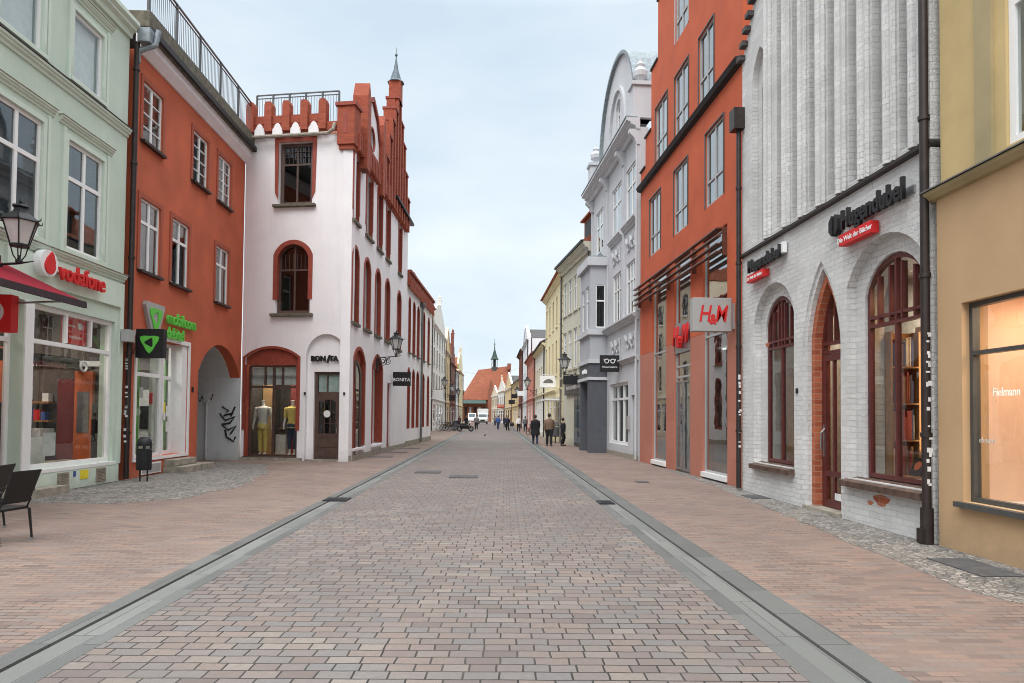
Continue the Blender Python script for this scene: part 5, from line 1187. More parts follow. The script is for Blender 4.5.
lt = bpy.data.lights.new('store_lamp', 'AREA'); lt.energy = 60; lt.size = 2; lt.color = (1, .93, .85); lo = bpy.data.objects.new('store_lamp', lt); C.objects.link(lo); lo.parent = o; lo.location = (6.8, 1.8, 3.8)  # area fill added inside the store to brighten it
t = thing('hanging_sign', 'light grey box sign with red handwritten-style capitals on the orange store', 'sign', (5.42, 16.85, 4.28))
MB().box(-.5, .48, -.12, .12, -.42, .42).build('box', 'signgrey', t, bevel=.01)
text(t, 'lettering', 'H', .58, -.21, 0, -.125, 'redlit', .004, shear=.22, off=.008, sx=.72); text(t, 'lettering', '&', .34, -.01, -.13, -.125, 'redlit', .006, shear=.15, off=.012, sx=.8); text(t, 'lettering', 'M', .58, .20, 0, -.125, 'redlit', .004, shear=.22, off=.008, sx=.66)
MB().box(.48, .62, -.05, .05, -.35, .3).build('bracket', 'signgrey', t)
t = HM.thing('wall_sign', 'red capitals standing on the glazing over the entrance of the orange store', 'sign', 5.4, 4.25, .04)
text(t, 'lettering', 'H', .85, -.50, 0, -.1, 'redlit', .03, shear=.22, off=.003, sx=.80); text(t, 'lettering', '&', .5, -.1, -.2, -.1, 'redlit', .06, shear=.15, off=.015, sx=.8); text(t, 'lettering', 'M', .85, .42, 0, -.1, 'redlit', .03, shear=.22, off=.003, sx=.80)
MB().box(-.8, .82, -.02, .04, -.5, .45).build('back_panel', 'steel', t)
for (u_, c1, c2, lb) in ((8.15, 'whitecloth', 'greycloth', 'figure in white top behind the nearest window of the orange store'), (2.8, 'blackcloth', 'denim', 'figure in black behind the farthest window of the orange store')):
    t = HM.thing('mannequin', lb, 'mannequin', u_, .1, 1.0)
    b = MB().tube([(0, 0, 1.4), (0, 0, 1.55)], .045, 8); b.ball((0, 0, 1.68), .1, 10, .85, .95, 1.15); [b.tube([(s * .22, 0, 1.38), (s * .27, 0, 1.1), (s * .25, -.04, .8)], [.04, .035, .02], 8) for s in (-1, 1)]; b.build('figure', 'mannequin', t, smooth=True)
    MB().tube([(0, 0, .85), (0, 0, 1.1), (0, 0, 1.3), (0, 0, 1.45)], [.17, .14, .19, .07], 12).build('top', c1, t, smooth=True)
    b = MB(); [b.tube([(s * .08, 0, .9), (s * .09, 0, .5), (s * .09, 0, .04)], [.1, .07, .05], 8) for s in (-1, 1)]; b.build('trousers', c2, t, smooth=True)

# ------------------------------------------------------------------ grey house with curved gable and bay
GY = Fac(5.3, 33.0, 5.65, 26.45)
GF = Fac(5.13, 36.0, 5.65, 26.45)
# local u of GY: convert by offset
D2 = 3.0
gy = GF.thing('gabled_house', 'pale grey stucco house with round zinc-clad gable and street bay', 'building', 0)
GL = GF.L
fl3 = [(1.4, 3.1), (5.1, 6.9), (7.6, 9.2)]; fl2 = [(5.2, 6.7), (7.6, 9.15)]
fl3 = [(1.3, 3.0), (4.9, 6.7), (7.5, 9.2)]
holes = [opening(a, c, 9.8, 12.1) for a, c in fl3] + [opening(a, c, 5.95, 8.1) for a, c in fl2] + [opening(4.45, 7.9, .52, 3.2), opening(8.4, 9.2, .02, 2.6)]
MB().plate([(0, 0), (GL, 0), (GL, 13.2), (0, 13.2)], holes, 0, .35).build('wall', 'grey_l', gy)
body(gy, 0, GL, 0, 13.2, 9, 'grey_l')
for a, c in fl3:
    window(gy, a, c, 9.8, 12.1, .02, 'wframe', 2, (.66,), fw=.08, mw=.08, gm='glasssky', sur='grey_l', surw=.12, suro=.03, curtain_or_skypanel='drape'); cornice(gy, a - .25, c + .25, 9.5, .22, .28, 'grey_l', 'window_ledge')
for a, c in fl2: window(gy, a, c, 5.95, 8.1, .02, 'wframe', 3, (.66,), fw=.07, mw=.07, gm='glassup', sur='grey_l', surw=.12, suro=.03)
cornice(gy, -.1, GL + .05, 13.1, .55, .45, 'grey_l', 'main_cornice')
MB().box(-.1, GL + .05, -.58, -.1, 13.56, 13.6).build('cornice_flashing', 'zinc', gy)
cornice(gy, 3.6, GL, 5.55, .3, .28, 'grey_l', 'cornice'); cornice(gy, 3.6, GL, 3.95, .2, .2, 'grey_l', 'cornice')
b = MB()
for x_ in (.4, 3.9, 7.15, 9.45): b.prof([(0, 12.5), (-.12, 12.5), (-.22, 12.75), (-.42, 12.95), (-.42, 13.1), (0, 13.1)], x_ - .13, x_ + .13)
b.build_each('console', 'grey_l', gy)
b = MB()
for x_ in (.3, 3.9, 7.15, 9.4): b.box(x_ - .14, x_ + .14, -.07, -.001, 5.9, 12.5)
b.build_each('pilaster', 'grey_l', gy)
# stucco relief panels
rr = random.Random(3); b = MB()
for (xa, xb, za, zb) in ((4.9, 6.6, 4.3, 5.35), (7.5, 9.2, 4.3, 5.35), (5.1, 6.5, 8.4, 9.35), (7.6, 9.1, 8.4, 9.35)):
    cx, cz = (xa + xb) / 2, (za + zb) / 2
    for s in (-1, 1):
        b.tube([(cx + s * t_ * (xb - xa) * .45, -.04, cz + .3 - 1.1 * t_ * (1 - t_)) for t_ in [i / 8 for i in range(9)]], .07, 6)
        b.tube([(cx + s * (xb - xa) * .45, -.03, cz + .3), (cx + s * (xb - xa) * .47, -.03, cz - .3)], [.07, .03], 6)
        b.ring((cx + s * .35, -.02, cz - .1), .16, .05, 12, 5)
    b.ball((cx, -.04, cz), .16, 8, 1, .5, 1.3)
b.build_each('stucco_relief', 'grey_l', gy)
# curved gable
cx_, hw = 5.9, 3.3
def gcurve(R, H_, n=22): return [(cx_ + R * math.cos(PI * i / n), 13.6 + H_ * math.sin(PI * i / n) ** .85) for i in range(n + 1)]
MB().plate(gcurve(hw, 4.1), [opening(cx_ - .45, cx_ + .45, 14.5, 16.0, (.35, 'seg'))], 0, .5).build('gable', 'grey_l', gy)
b = MB(); oc = gcurve(hw + .14, 4.24); ic = gcurve(hw, 4.1)
b.plate(oc + list(reversed(ic)), [], -.16, 1.7); b.build('gable_rim', 'zinc', gy)
b = MB(); oc = gcurve(1.6, 2.6); ic = gcurve(1.45, 2.42); b.plate([(x_, z_ + .3) for x_, z_ in oc] + [(x_, z_ + .3) for x_, z_ in reversed(ic)], [], -.12, -.001); b.box(cx_ - 1.9, cx_ + 1.9, -.2, -.001, 13.75, 13.9); b.build('gable_moulding', 'grey_l', gy)
window(gy, cx_ - .45, cx_ + .45, 14.5, 16.0, .1, 'wframe', 2, (.6,), (.35, 'seg'), gm='glassup'); MB().box(cx_ - .6, cx_ + .6, .3, .33, 14.3, 16.2).build('interior', 'room', gy)
for x_ in (GL - .35, .5):
    b = MB(); b.box(x_ - .3, x_ + .3, -.25, .5, 13.6, 14.9); b.box(x_ - .38, x_ + .38, -.33, .55, 14.9, 15.05); b.lathe([(.12, 15.05), (.1, 15.2), (.28, 15.35), (.3, 15.55), (.15, 15.75), (.18, 15.85), (.05, 16.0), (.0, 16.25)], x_, .1, 0, 12); b.build('urn_pedestal', 'grey_l', gy)
MB().prof([(.5, 13.3), (9, 13.3), (4.7, 16)], .1, GL - .7).build('roof', 'tiledark', gy)
# bay above the dark porch: x 1.0..4.0, projecting .8
B0, B1, BP = 1.25, 3.9, -.82
b = MB(); b.plate([(B0, 3.55), (B1, 3.55), (B1, 9.0), (B0, 9.0)], [opening(1.7, 2.4, 5.95, 8.0), opening(2.8, 3.5, 5.95, 8.0)], BP, BP + .12); b.build('bay_front', 'grey', gy)
for a in (1.7, 2.8): window(gy, a, a + .7, 5.95, 8.0, BP + .04, 'wframe', 1, (.66,), fw=.07, gm='glassup')
def cross(x_, s):   # side cheek in plane x=const with a window hole
    m = MB().plate([(BP + .12, 3.55), (-.0, 3.55), (-.0, 9.0), (BP + .12, 9.0)], [opening(BP + .26, BP + .72, 5.95, 8.0)], 0, .12)
    m.v = [(x_ - s * y, x, z) for x, y, z in m.v]; m.build('bay_cheek', 'grey', gy)
    m = MB().plate([(BP + .26, 5.95), (BP + .72, 5.95), (BP + .72, 8.0), (BP + .26, 8.0)], [[(BP + .31, 6.0), (BP + .67, 6.0), (BP + .67, 7.2), (BP + .31, 7.2)], [(BP + .31, 7.27), (BP + .67, 7.27), (BP + .67, 7.95), (BP + .31, 7.95)]], .03, .08)
    m.v = [(x_ - s * y, x, z) for x, y, z in m.v]; fo = m.build('window', 'wframe', gy)
    m = MB().box(BP + .28, BP + .7, .05, .055, 6, 7.97); m.v = [(x_ - s * y, x, z) for x, y, z in m.v]; m.build('pane', 'glassup', fo)
cross(B1, 1); cross(B0, -1)
MB().box(B0 + .15, B1 - .15, -.3, -.02, 5.7, 8.9).build('bay_room', 'room', gy)
for z_, h_, o_ in ((8.9, .4, .16), (5.6, .24, .14), (4.25, .18, .1), (3.45, .14, .1)):
    MB().prism([(B0 - o_, 0), (B0 - o_, BP - o_), (B1 + o_, BP - o_), (B1 + o_, 0)], z_, z_ + h_).build('bay_cornice', 'grey_l', gy)
MB().prism([(B0 - .1, 0), (B0 - .1, BP - .1), (B1 + .1, BP - .1), (B1 + .1, 0)], 9.3, 9.36).build('bay_roof', 'zinc', gy)
MB().prism([(B0 - .02, 0), (B0 - .02, BP - .02), (B1 + .02, BP - .02), (B1 + .02, 0)], 3.6, 4.24).build('porch_fascia', 'anth', gy)
b = MB(); b.box(B1 - .5, B1 + .02, BP - .02, -.001, 0, 3.44); b.box(B0 - .02, B0 + .4, BP - .02, -.001, 0, 3.44); b.box(B0 + .4, B1 - .5, -.05, -.001, 0, 3.44); b.build_each('porch_pillar', 'anth', gy)
squiggle(gy, 'fascia_lettering', 2.1, 3.3, 3.9, .28, BP - .04, 'signwhite', 7)
window(gy, 4.45, 7.9, .52, 3.2, .1, 'wframe', 3, (.74,), fw=.12, mw=.1, gm='shopglass', name='shop_window', thick=.12)
shop_room(gy, 4.4, 7.95, 3.4, .44, 'room', y0=.358)
dd = MB().box(8.42, 9.18, .1, .16, .02, 2.58).build('side_door', 'grey', gy); MB().box(8.35, 9.0, -.06, -.001, .9, 1.9).build('meter_box', 'signgrey', gy) if False else MB().box(7.98, 8.25, -.08, -.001, 1.2, 1.75).build('meter_box', 'signgrey', gy)
MB().box(4.0, GL, -.03, -.001, 0, .2).build('plinth', 'stone', gy)
b = MB().tube([(GL - .06, -.1, .05), (GL - .06, -.1, 13)], .05, 8); b.build('down_pipe', 'grey_l', gy)
t = thing('hanging_sign', 'black sign with white spectacles emblem on the grey house', 'sign', (4.98, 29.3, 4.02))
MB().box(-.42, .42, -.06, .06, -.36, .36).build('board', 'dark', t, bevel=.008)
b = MB(); [b.ring((s * .13, -.065, .1), .085, .02, 16, 5) for s in (-1, 1)]; b.tube([(-.05, -.07, .12), (0, -.07, .15), (.05, -.07, .12)], .016, 5); [b.tube([(s * .2, -.07, .16), (s * .26, -.07, .2), (s * .24, -.07, .12)], .014, 5) for s in (-1, 1)]; b.build('emblem', 'signwhite', t)
squiggle(t, 'lettering', -.33, .33, -.16, .09, -.066, 'signwhite', 5)
b = MB(); b.tube([(.42, 0, .25), (.52, 0, .25)], .02); b.tube([(.42, 0, -.25), (.52, 0, -.25)], .02); b.box(.5, .54, -.02, .02, -.3, .3); b.build('bracket', 'steel', t)

# ------------------------------------------------------------------ cream and yellow houses, right side farther on
HR_ = random.Random(21); HRm = random.Random(4)
def simple_house(name, label, fac, H, depth, mat, trim, cols, floors, ww=1.0, ground='shop', fm='wframe', roof='tile', kind='eaves', rh=3, group=None, arch=None, u0=0, cor=True, gm='glassup', shopc=None):
    """floors = [(z0,z1), ...]; cols = number of window axes; kind = eaves / gable / step / curve"""
    HR_S = trim if mat in ("cream", "yellow", "salmon") else (trim if HRm.random() < .4 else "stone")
    t = fac.thing(name, label, 'building', 0, 0, 0, group)
    L = fac.L; xs = [L * (i + .5) / cols for i in range(cols)]; cx = L / 2
    holes = []
    for z0, z1 in floors:
        for x_ in xs: holes.append((x_ - ww / 2, x_ + ww / 2, z0, z1))
    gh = [(L * .08 + i * L * .84 / max(1, cols - 1), L * .08 + (i + .82) * L * .84 / max(1, cols - 1), .4, 3.0) for i in range(max(1, cols - 1))] if ground else []
    if kind == 'eaves': out = [(0, 0), (L, 0), (L, H), (0, H)]
    elif kind == 'gable': out = [(0, 0), (L, 0), (L, H), (cx, H + rh), (0, H)]
    elif kind == 'step':
        out = [(0, 0), (L, 0), (L, H)]; n = 4
        up = []
        for i in range(n): up += [(L - L * .5 * i / n * .95, H + rh * i / n), (L - L * .5 * i / n * .95, H + rh * (i + 1) / n)]
        out = [(0, 0), (L, 0)] + up + [(L - x_, z_) for x_, z_ in reversed(up)]
    else:
        out = [(0, 0), (L, 0), (L, H)] + [(cx + L * .5 * (.75 if i in (0, 12) else 1) * math.cos(PI * i / 12) * (1 - .35 * math.sin(PI * i / 12)), H + .3 + rh * math.sin(PI * i / 12)) for i in range(13)] + [(0, H)]
    MB().plate(out, [opening(*h_[:2], h_[2], h_[3], arch) for h_ in holes] + [opening(*q_) for q_ in gh], 0, .3).build('wall', mat, t)
    MB().box(.02, L - .02, .42, depth, 0, H - .05).build('rear_wall', mat, t); MB().box(.05, L - .05, .36, .4, .05, H - .1).build('interior', 'room', t)
    for h_ in holes:
        window(t, *h_, .03, fm, 2, (.68,), arch, fw=.07, mw=.07, gm=gm, curtain_or_skypanel=HR_.choice((None, None, 'drape', 'half')), sur=HR_S, surw=.08, suro=.03)
        MB().box(h_[0] - .1, h_[1] + .1, -.08, -.001, h_[2] - .12, h_[2] - .004).build('sill', trim, t)
    for q_ in gh: window(t, *q_, .06, shopc or 'wframe', 1, (.75,), fw=.08, mw=.08, gm='glassup', name='shop_window')
    MB().tube([(L - .15, -.1, .05), (L - .15, -.1, H - .2)], .06, 6).build('down_pipe', 'pipe', t)
    if cor: cornice(t, 0, L, 3.35, .16, .2, trim); cornice(t, -.05, L + .05, H - .3, .3, .3, trim, 'main_cornice')
    if kind == 'eaves': MB().prof([(-.45, H), (-.45, H + .08), (depth * .45, H + rh), (depth, H), ], -.05, L + .05).build('roof', roof, t)
    else:
        MB()._add([(.2, .3, H), (L - .2, .3, H), (cx, .3, H + rh * .85), (.2, depth, H), (L - .2, depth, H), (cx, depth, H + rh * .85)], [(0, 1, 2), (5, 4, 3), (0, 2, 5, 3), (1, 4, 5, 2), (0, 3, 4, 1)]).build('roof', roof, t)
        if kind == 'gable':
            for s in (0, 1):
                a_, b_ = ((0, H), (cx, H + rh)) if s == 0 else ((cx, H + rh), (L, H))
                MB()._add([(a_[0], -.1, a_[1]), (b_[0], -.1, b_[1]), (b_[0], .3, b_[1]), (a_[0], .3, a_[1]), (a_[0], -.1, a_[1] + .18), (b_[0], -.1, b_[1] + .18), (b_[0], .3, b_[1] + .18), (a_[0], .3, a_[1] + .18)], [(0, 1, 2, 3), (7, 6, 5, 4), (0, 4, 5, 1), (1, 5, 6, 2), (2, 6, 7, 3), (3, 7, 4, 0)]).build('coping', trim, t)
        else:
            b = MB(); b.box(cx - .25, cx + .25, -.1, .4, H + rh + (.25 if kind == 'curve' else 0), H + rh + .9); b.lathe([(.3, 0), (.3, .1), (.12, .2), (.2, .4), (.0, .8)], cx, .1, H + rh + .9, 8); b.build('finial', trim, t)
    return t
CR = Fac(4.32, 42.9, 5.10, 36.05)
c = simple_house('cream_house', 'olive cream plastered house with dark shopfront and red dormer beside the grey gabled house', CR, 11.1, 9, 'cream', 'cream', 5, [(4.6, 6.9), (8.0, 10.0)], .95, None, 'wframe', 'tile', 'eaves', 3.2, cor=False)
cornice(c, -.05, CR.L + .05, 10.6, .5, .5, 'cream', 'main_cornice'); cornice(c, 0, CR.L, 3.9, .18, .22, 'cream')
MB().box(-.1, CR.L + .1, -.58, -.45, 11.02, 11.16).build('rain_gutter', 'dark', c)
b = MB(); b.box(4.2, 6.2, .3, 3, 11.3, 12.9); b.build('dormer', 'tile', c); b = MB(); b.prof([(.1, 12.9), (.1, 13.0), (1.6, 13.7), (3.2, 12.9)], 4.0, 6.4); b.build('dormer_roof', 'tile', c); MB().box(4.5, 5.9, .27, .299, 11.6, 12.7).build('dormer_window', 'dark', c)
b = MB(); b.box(1.2, 6.4, -.14, -.02, 3.0, 3.85); b.build('shop_fascia', 'winanth', c); b = MB(); b.box(3.6, 6.4, -.1, -.02, .05, 3.0); b.build('shopfront_frame', 'winanth', c)
for i in range(3): MB().box(3.75 + i * .9, 4.5 + i * .9, -.12, -.101, .2, 2.85).build('shop_pane', 'vanglass', c)
squiggle(c, 'fascia_lettering', 1.8, 5.6, 3.4, .3, -.16, 'signgrey', 3)
MB().box(.2, 3.2, -.04, -.001, 0, .5).build('plinth', 'cream', c)
for u_ in (6.72,): MB().tube([(u_, -.1, .05), (u_, -.1, 10.6), (u_, -.5, 11)], .05, 8).build('down_pipe', 'grey_l', c)
lantern((4.05, 39.2, 4.55), .62, 'black lantern on bracket on the olive cream house at the right', 1.15)
t = thing('hanging_sign', 'dark scrollwork sign arm above the dark shopfront of the cream house', 'sign', (4.35, 37.9, 3.75)); MB().box(-.5, .3, -.05, .05, -.25, .25).build('board', 'iron', t); MB().tube([(-.5, 0, .3), (.45, 0, .3)], .025).build('bracket', 'iron', t)
CY = Fac(4.05, 54, 4.32, 42.95)
y = simple_house('yellow_house', 'pale yellow house with quoins and narrow dark windows behind the walking men', CY, 10.9, 9, 'yellow', 'yellow', 5, [(4.6, 6.9), (7.9, 9.9)], .75, 'shop', 'brown', 'tile', 'eaves', 3)
b = MB()
for k in range(22): b.box(CY.L - .45 - .12 * (k % 2), CY.L - .02, -.05, -.001, .3 + k * .48, .3 + k * .48 + .4)
b.build_each('quoin', 'yellow', y)
MB().tube([(CY.L - .1, -.12, .05), (CY.L - .1, -.12, 10.5)], .055, 8).build('down_pipe', 'pipegrey', y)
MB().box(CY.L - 3.6, CY.L - .9, -1.0, -.02, 2.75, 2.86).build('door_canopy', 'signwhite', y)
t = thing('hanging_sign', 'white box sign with dark emblem hanging from the yellow house', 'sign', (4.08, 46.8, 4.1)); MB().box(-.95, .2, -.08, .08, -.4, .4).build('box', 'signwhite', t, bevel=.01); MB().plate([(-.75, -.1), (0, -.1), (-.1, .12), (-.35, .2), (-.6, .1)], [], -.09, -.081).build('emblem', 'pipegrey', t); MB().tube([(-.8, 0, .5), (.2, 0, .5)], .02).build('bracket', 'steel', t)

M['leadgreen'] = plain('dark_patina', (.03, .06, .05), .7, var=.3); M['salmon'] = plaster('salmon_plaster', (.62, .26, .20), .07); M['offwhite'] = plaster('off_white_plaster', (.70, .68, .62), .05); M['palewhite'] = plaster('cool_white_plaster', (.72, .74, .77), .04); M['sand'] = plaster('sand_plaster', (.66, .49, .26), .07); M['buff'] = plaster('buff_plaster', (.62, .52, .38), .08); M['darkred'] = bricks('dark_red_brick', (.20, .045, .03), (.30, .08, .05), (.2, .12, .1), .3, .1, .01, st=.3)
def RF(xa, ya, xb, yb): return Fac(xb, yb, xa, ya)      # right side: origin far
simple_house('white_house', 'low off-white house with dark windows and cream cornices beyond the yellow house', RF(4.05, 54.1, 3.98, 66), 7.6, 9, 'offwhite', 'yellow', 5, [(3.9, 5.9), (6.0 - .0, 6.0 + .0)][:1], .9, 'shop', 'brown', 'tiledark', 'eaves', 2.4)
simple_house('salmon_house', 'salmon pink house with orange tiled roof on the right side', RF(3.98, 66.1, 3.9, 80), 7.9, 9, 'salmon', 'salmon', 5, [(4.2, 6.6)], .9, 'shop', 'brown', 'tile', 'eaves', 2.2)
simple_house('white_gabled_house', 'tall cool-white house with classical gable rising above the salmon house', RF(4.0, 80.1, 3.95, 94), 11.0, 9, 'palewhite', 'palewhite', 4, [(4.2, 6.2), (7.3, 9.6)], .9, 'shop', 'wframe', 'tiledark', 'gable', 2.2)
simple_house('dark_brick_house', 'narrow dark red brick house between the white gabled and the sand coloured houses', RF(3.95, 94.1, 3.9, 108), 11.0, 9, 'darkred', 'darkred', 4, [(4.2, 6.2), (7.3, 9.6)], 1.0, 'shop', 'wframe', 'tiledark', 'eaves', .8)
simple_house('sand_house', 'sand coloured two-storey house with rust shopfronts at the bend of the street', RF(4.3, 108.1, 3.5, 132), 7.6, 9, 'sand', 'yellow', 7, [(4.3, 6.4)], 1.1, 'shop', 'brown', 'tiledark', 'eaves', 3.6)
simple_house('ochre_gabled_house', 'small ochre gabled house at the bend with pale gable edges', RF(3.5, 132.1, 2.5, 155), 7.4, 9, 'sand', 'offwhite', 4, [(4.3, 6.2)], 1.1, 'shop', 'brown', 'tiledark', 'gable', 3.4)
simple_house('pale_house', 'narrow pale house with red awning in front of the church', RF(2.5, 155.1, .9, 172), 7.6, 8, 'offwhite', 'buff', 4, [(4.2, 6.2)], 1.1, 'shop', 'brown', 'tile', 'step', 2.4)
simple_house('pale_house', 'pale stepped-gable house touching the church on its left', RF(.9, 172.1, -.7, 188), 7.0, 8, 'buff', 'offwhite', 4, [(4.2, 6.0)], 1.1, 'shop', 'brown', 'tile', 'gable', 2.6)
t = thing('shop_awning', 'small red awning on the pale houses before the church', 'awning', (1.9, 158, 3.4)); MB().prof([(0, 1), (0, .9), (-1.8, .3), (-1.8, .4)], -1.2, 1.2).build('canopy', 'trimred', t); MB().box(-1.2, 1.2, -1.82, -1.8, .1, .3).build('valance', 'trimred', t)

# left row behind the annex
simple_house('buff_house', 'buff house with tall pier and finial right behind the white annex', Fac(-6.9, 54, -6.75, 72.9), 13.0, 9, 'buff', 'offwhite', 6, [(4.2, 6.4), (7.4, 9.4), (10.3, 12)], .9, 'shop', 'brown', 'tile', 'eaves', 1.5)
simple_house('white_curved_gable_house', 'cream white house with curved ornate gable and red roof on the left row', Fac(-6.75, 74, -6.65, 92), 11.8, 9, 'offwhite', 'offwhite', 5, [(4.2, 6.4), (7.2, 9.2), (9.8, 11.3)], .9, 'shop', 'brown', 'tile', 'curve', 3.0)
simple_house('tan_gabled_house', 'tan house with pointed gable beside the dark red gable', Fac(-6.7, 92.1, -6.6, 101), 10.5, 9, 'sand', 'buff', 3, [(4.2, 6.4), (7.2, 9.2)], .9, 'shop', 'brown', 'tile', 'gable', 3.6)
simple_house('red_brick_house', 'dark red brick stepped-gable house in the left row', Fac(-6.5, 101.1, -6.4, 111), 9.6, 9, 'darkred', 'darkred', 3, [(4.2, 6.4), (7.0, 8.6)], .9, 'shop', 'brown', 'tile', 'step', 4.0)
simple_house('white_narrow_house', 'narrow white house between red brick and cream gables', Fac(-6.5, 111.1, -6.4, 120), 9.0, 9, 'palewhite', 'palewhite', 3, [(4.2, 6.4), (6.9, 8.5)], .9, 'shop', 'brown', 'tile', 'eaves', 2.0)
simple_house('cream_curved_gable_house', 'cream house with dark-edged curved gable and finial near the church', Fac(-6.4, 120.1, -6.3, 136), 9.8, 9, 'yellow', 'buff', 4, [(4.2, 6.4), (7.1, 8.9)], .9, 'shop', 'brown', 'tile', 'curve', 3.4)
simple_house('far_house', 'small red-roofed house at the far left end of the street', Fac(-6.4, 137, -7.6, 160), 6.6, 9, 'offwhite', 'buff', 5, [(4.0, 5.8)], .9, 'shop', 'brown', 'tile', 'eaves', 3.0)

# ------------------------------------------------------------------ church closing the street
ch = thing('brick_church', 'red brick church with orange roof and green-copper ridge turret closing the street', 'building', (-2, 200, 0))
MB().box(-7.4, 7.6, .0, 14, 0, 6.6).build('nave_wall', 'church', ch)
MB().plate([(.2, 0), (1.9, 0), (1.9, 9.5), (1.6, 9.5), (1.6, 11.2), (1.05, 12.2), (.5, 11.2), (.5, 9.5), (.2, 9.5)], [], -1.4, -.1).build('stair_turret', 'church', ch)
MB()._add([(-8.0, -.5, 6.4), (8.2, -.5, 6.4), (8.2, 14.5, 6.4), (-8.0, 14.5, 6.4), (-2.9, 7, 15.7), (6.6, 7, 17.0)], [(0, 1, 5, 4), (1, 2, 5), (2, 3, 4, 5), (3, 0, 4), (0, 3, 2, 1)]).build('roof', 'tile', ch)
MB()._add([(1.2, -.7, 6.3), (8.4, -.7, 6.3), (4.8, -.7, 14.2), (1.2, 8, 6.3), (8.4, 8, 6.3), (4.8, 8, 14.2)], [(0, 1, 2), (5, 4, 3), (0, 2, 5, 3), (1, 4, 5, 2), (0, 3, 4, 1)]).build('transept_roof', 'tile', ch) if False else None
MB()._add([(5.9, 4.8, 15.8), (7.0, 4.8, 15.8), (7.0, 9, 15.8), (5.9, 9, 15.8), (5.9, 4.8, 17.6), (7.0, 4.8, 17.6), (7.0, 9, 17.6), (5.9, 9, 17.6)], [(0, 1, 2, 3), (7, 6, 5, 4), (0, 4, 5, 1), (1, 5, 6, 2), (2, 6, 7, 3), (3, 7, 4, 0)]).build('chimney', 'church', ch)
b = MB(); b._add([(1.6, -.9, 5.6), (4.2, -.9, 5.6), (2.9, -.9, 10.2), (1.6, 6, 6.0), (4.2, 6, 6.0), (2.9, 6, 10.2)], [(0, 1, 2), (5, 4, 3), (0, 2, 5, 3), (1, 4, 5, 2), (0, 3, 4, 1)]) if False else None
for x_ in (-5.4, -4.1, -2.6, -1.2): 
    dm = MB()._add([(x_ - .45, 1.2, 7.6), (x_ + .45, 1.2, 7.6), (x_ + .45, 1.2, 8.4), (x_, 1.2, 9.0), (x_ - .45, 1.2, 8.4), (x_ - .45, 3.5, 8.4), (x_ + .45, 3.5, 8.4), (x_, 3.5, 9.0)], [(0, 1, 2, 3, 4), (4, 3, 7, 5), (3, 2, 6, 7), (2, 1, 6), (4, 5, 0)]).build('dormer', 'church', ch)
MB().prof([(-.6, 5.5), (-2.4, 5.2), (-2.4, 5.35), (-.6, 6.3)], -7.4, -.4).build('copper_lean_to', 'leadgreen', ch)
for i in range(6):
    x_ = -6.6 + i * 1.35; MB().plate(opening(x_, x_ + .6, 1.4, 4.3, (.3, 'point')), [], -.06, -.004).build('window', 'passage' if i % 2 else 'dark', ch); MB().box(x_ - .5, x_ - .2, -.4, -.001, 0, 4.6).build('buttress', 'church', ch)
for i in range(3): MB().plate(opening(1.6 + i * 1.9, 2.4 + i * 1.9, 1.4, 4.8, (.4, 'point')), [], -.06, -.004).build('window', 'dark', ch)
tw = MB(); tw.lathe([(1.0, 14.6), (1.0, 16.6), (.95, 16.6)], 2.0, 7, 0, 8, PI / 8); tw.build('turret_base', 'tiledark', ch)
b = MB()
for k in range(8): a = PI / 4 * k + PI / 8; b.tube([(2.0 + .85 * math.cos(a), 7 + .85 * math.sin(a), 16.6), (2.0 + .85 * math.cos(a), 7 + .85 * math.sin(a), 19.0)], .11, 5)
b.lathe([(.35, 16.6), (.35, 19.0)], 2.0, 7, 0, 6); b.build('turret_lantern', 'iron', ch)
MB().lathe([(1.35, 18.9), (1.2, 19.1), (.85, 19.8), (.6, 20.6), (.45, 21.2), (.2, 21.9), (.1, 23.5), (.04, 25.3), (0, 25.6)], 2.0, 7, 0, 8, PI / 8).build('turret_spire', 'leadgreen', ch)
MB().lathe([(0, 23.4), (.25, 23.6), (.25, 23.7), (0, 23.9)], 2.0, 7, 0, 8).build('ball', 'copper', ch)
simple_house('far_house', 'small ochre house left of the church roof', Fac(-14, 188, -9.5, 192), 6.0, 9, 'sand', 'buff', 3, [(3.6, 5.2)], .8, None, 'brown', 'tile', 'eaves', 3.0)
simple_house('far_house', 'pale house behind the right row beside the church', Fac(6, 196, 13, 193), 9.0, 9, 'offwhite', 'buff', 3, [(3.6, 5.2)], .8, None, 'brown', 'tile', 'eaves', 3.0)

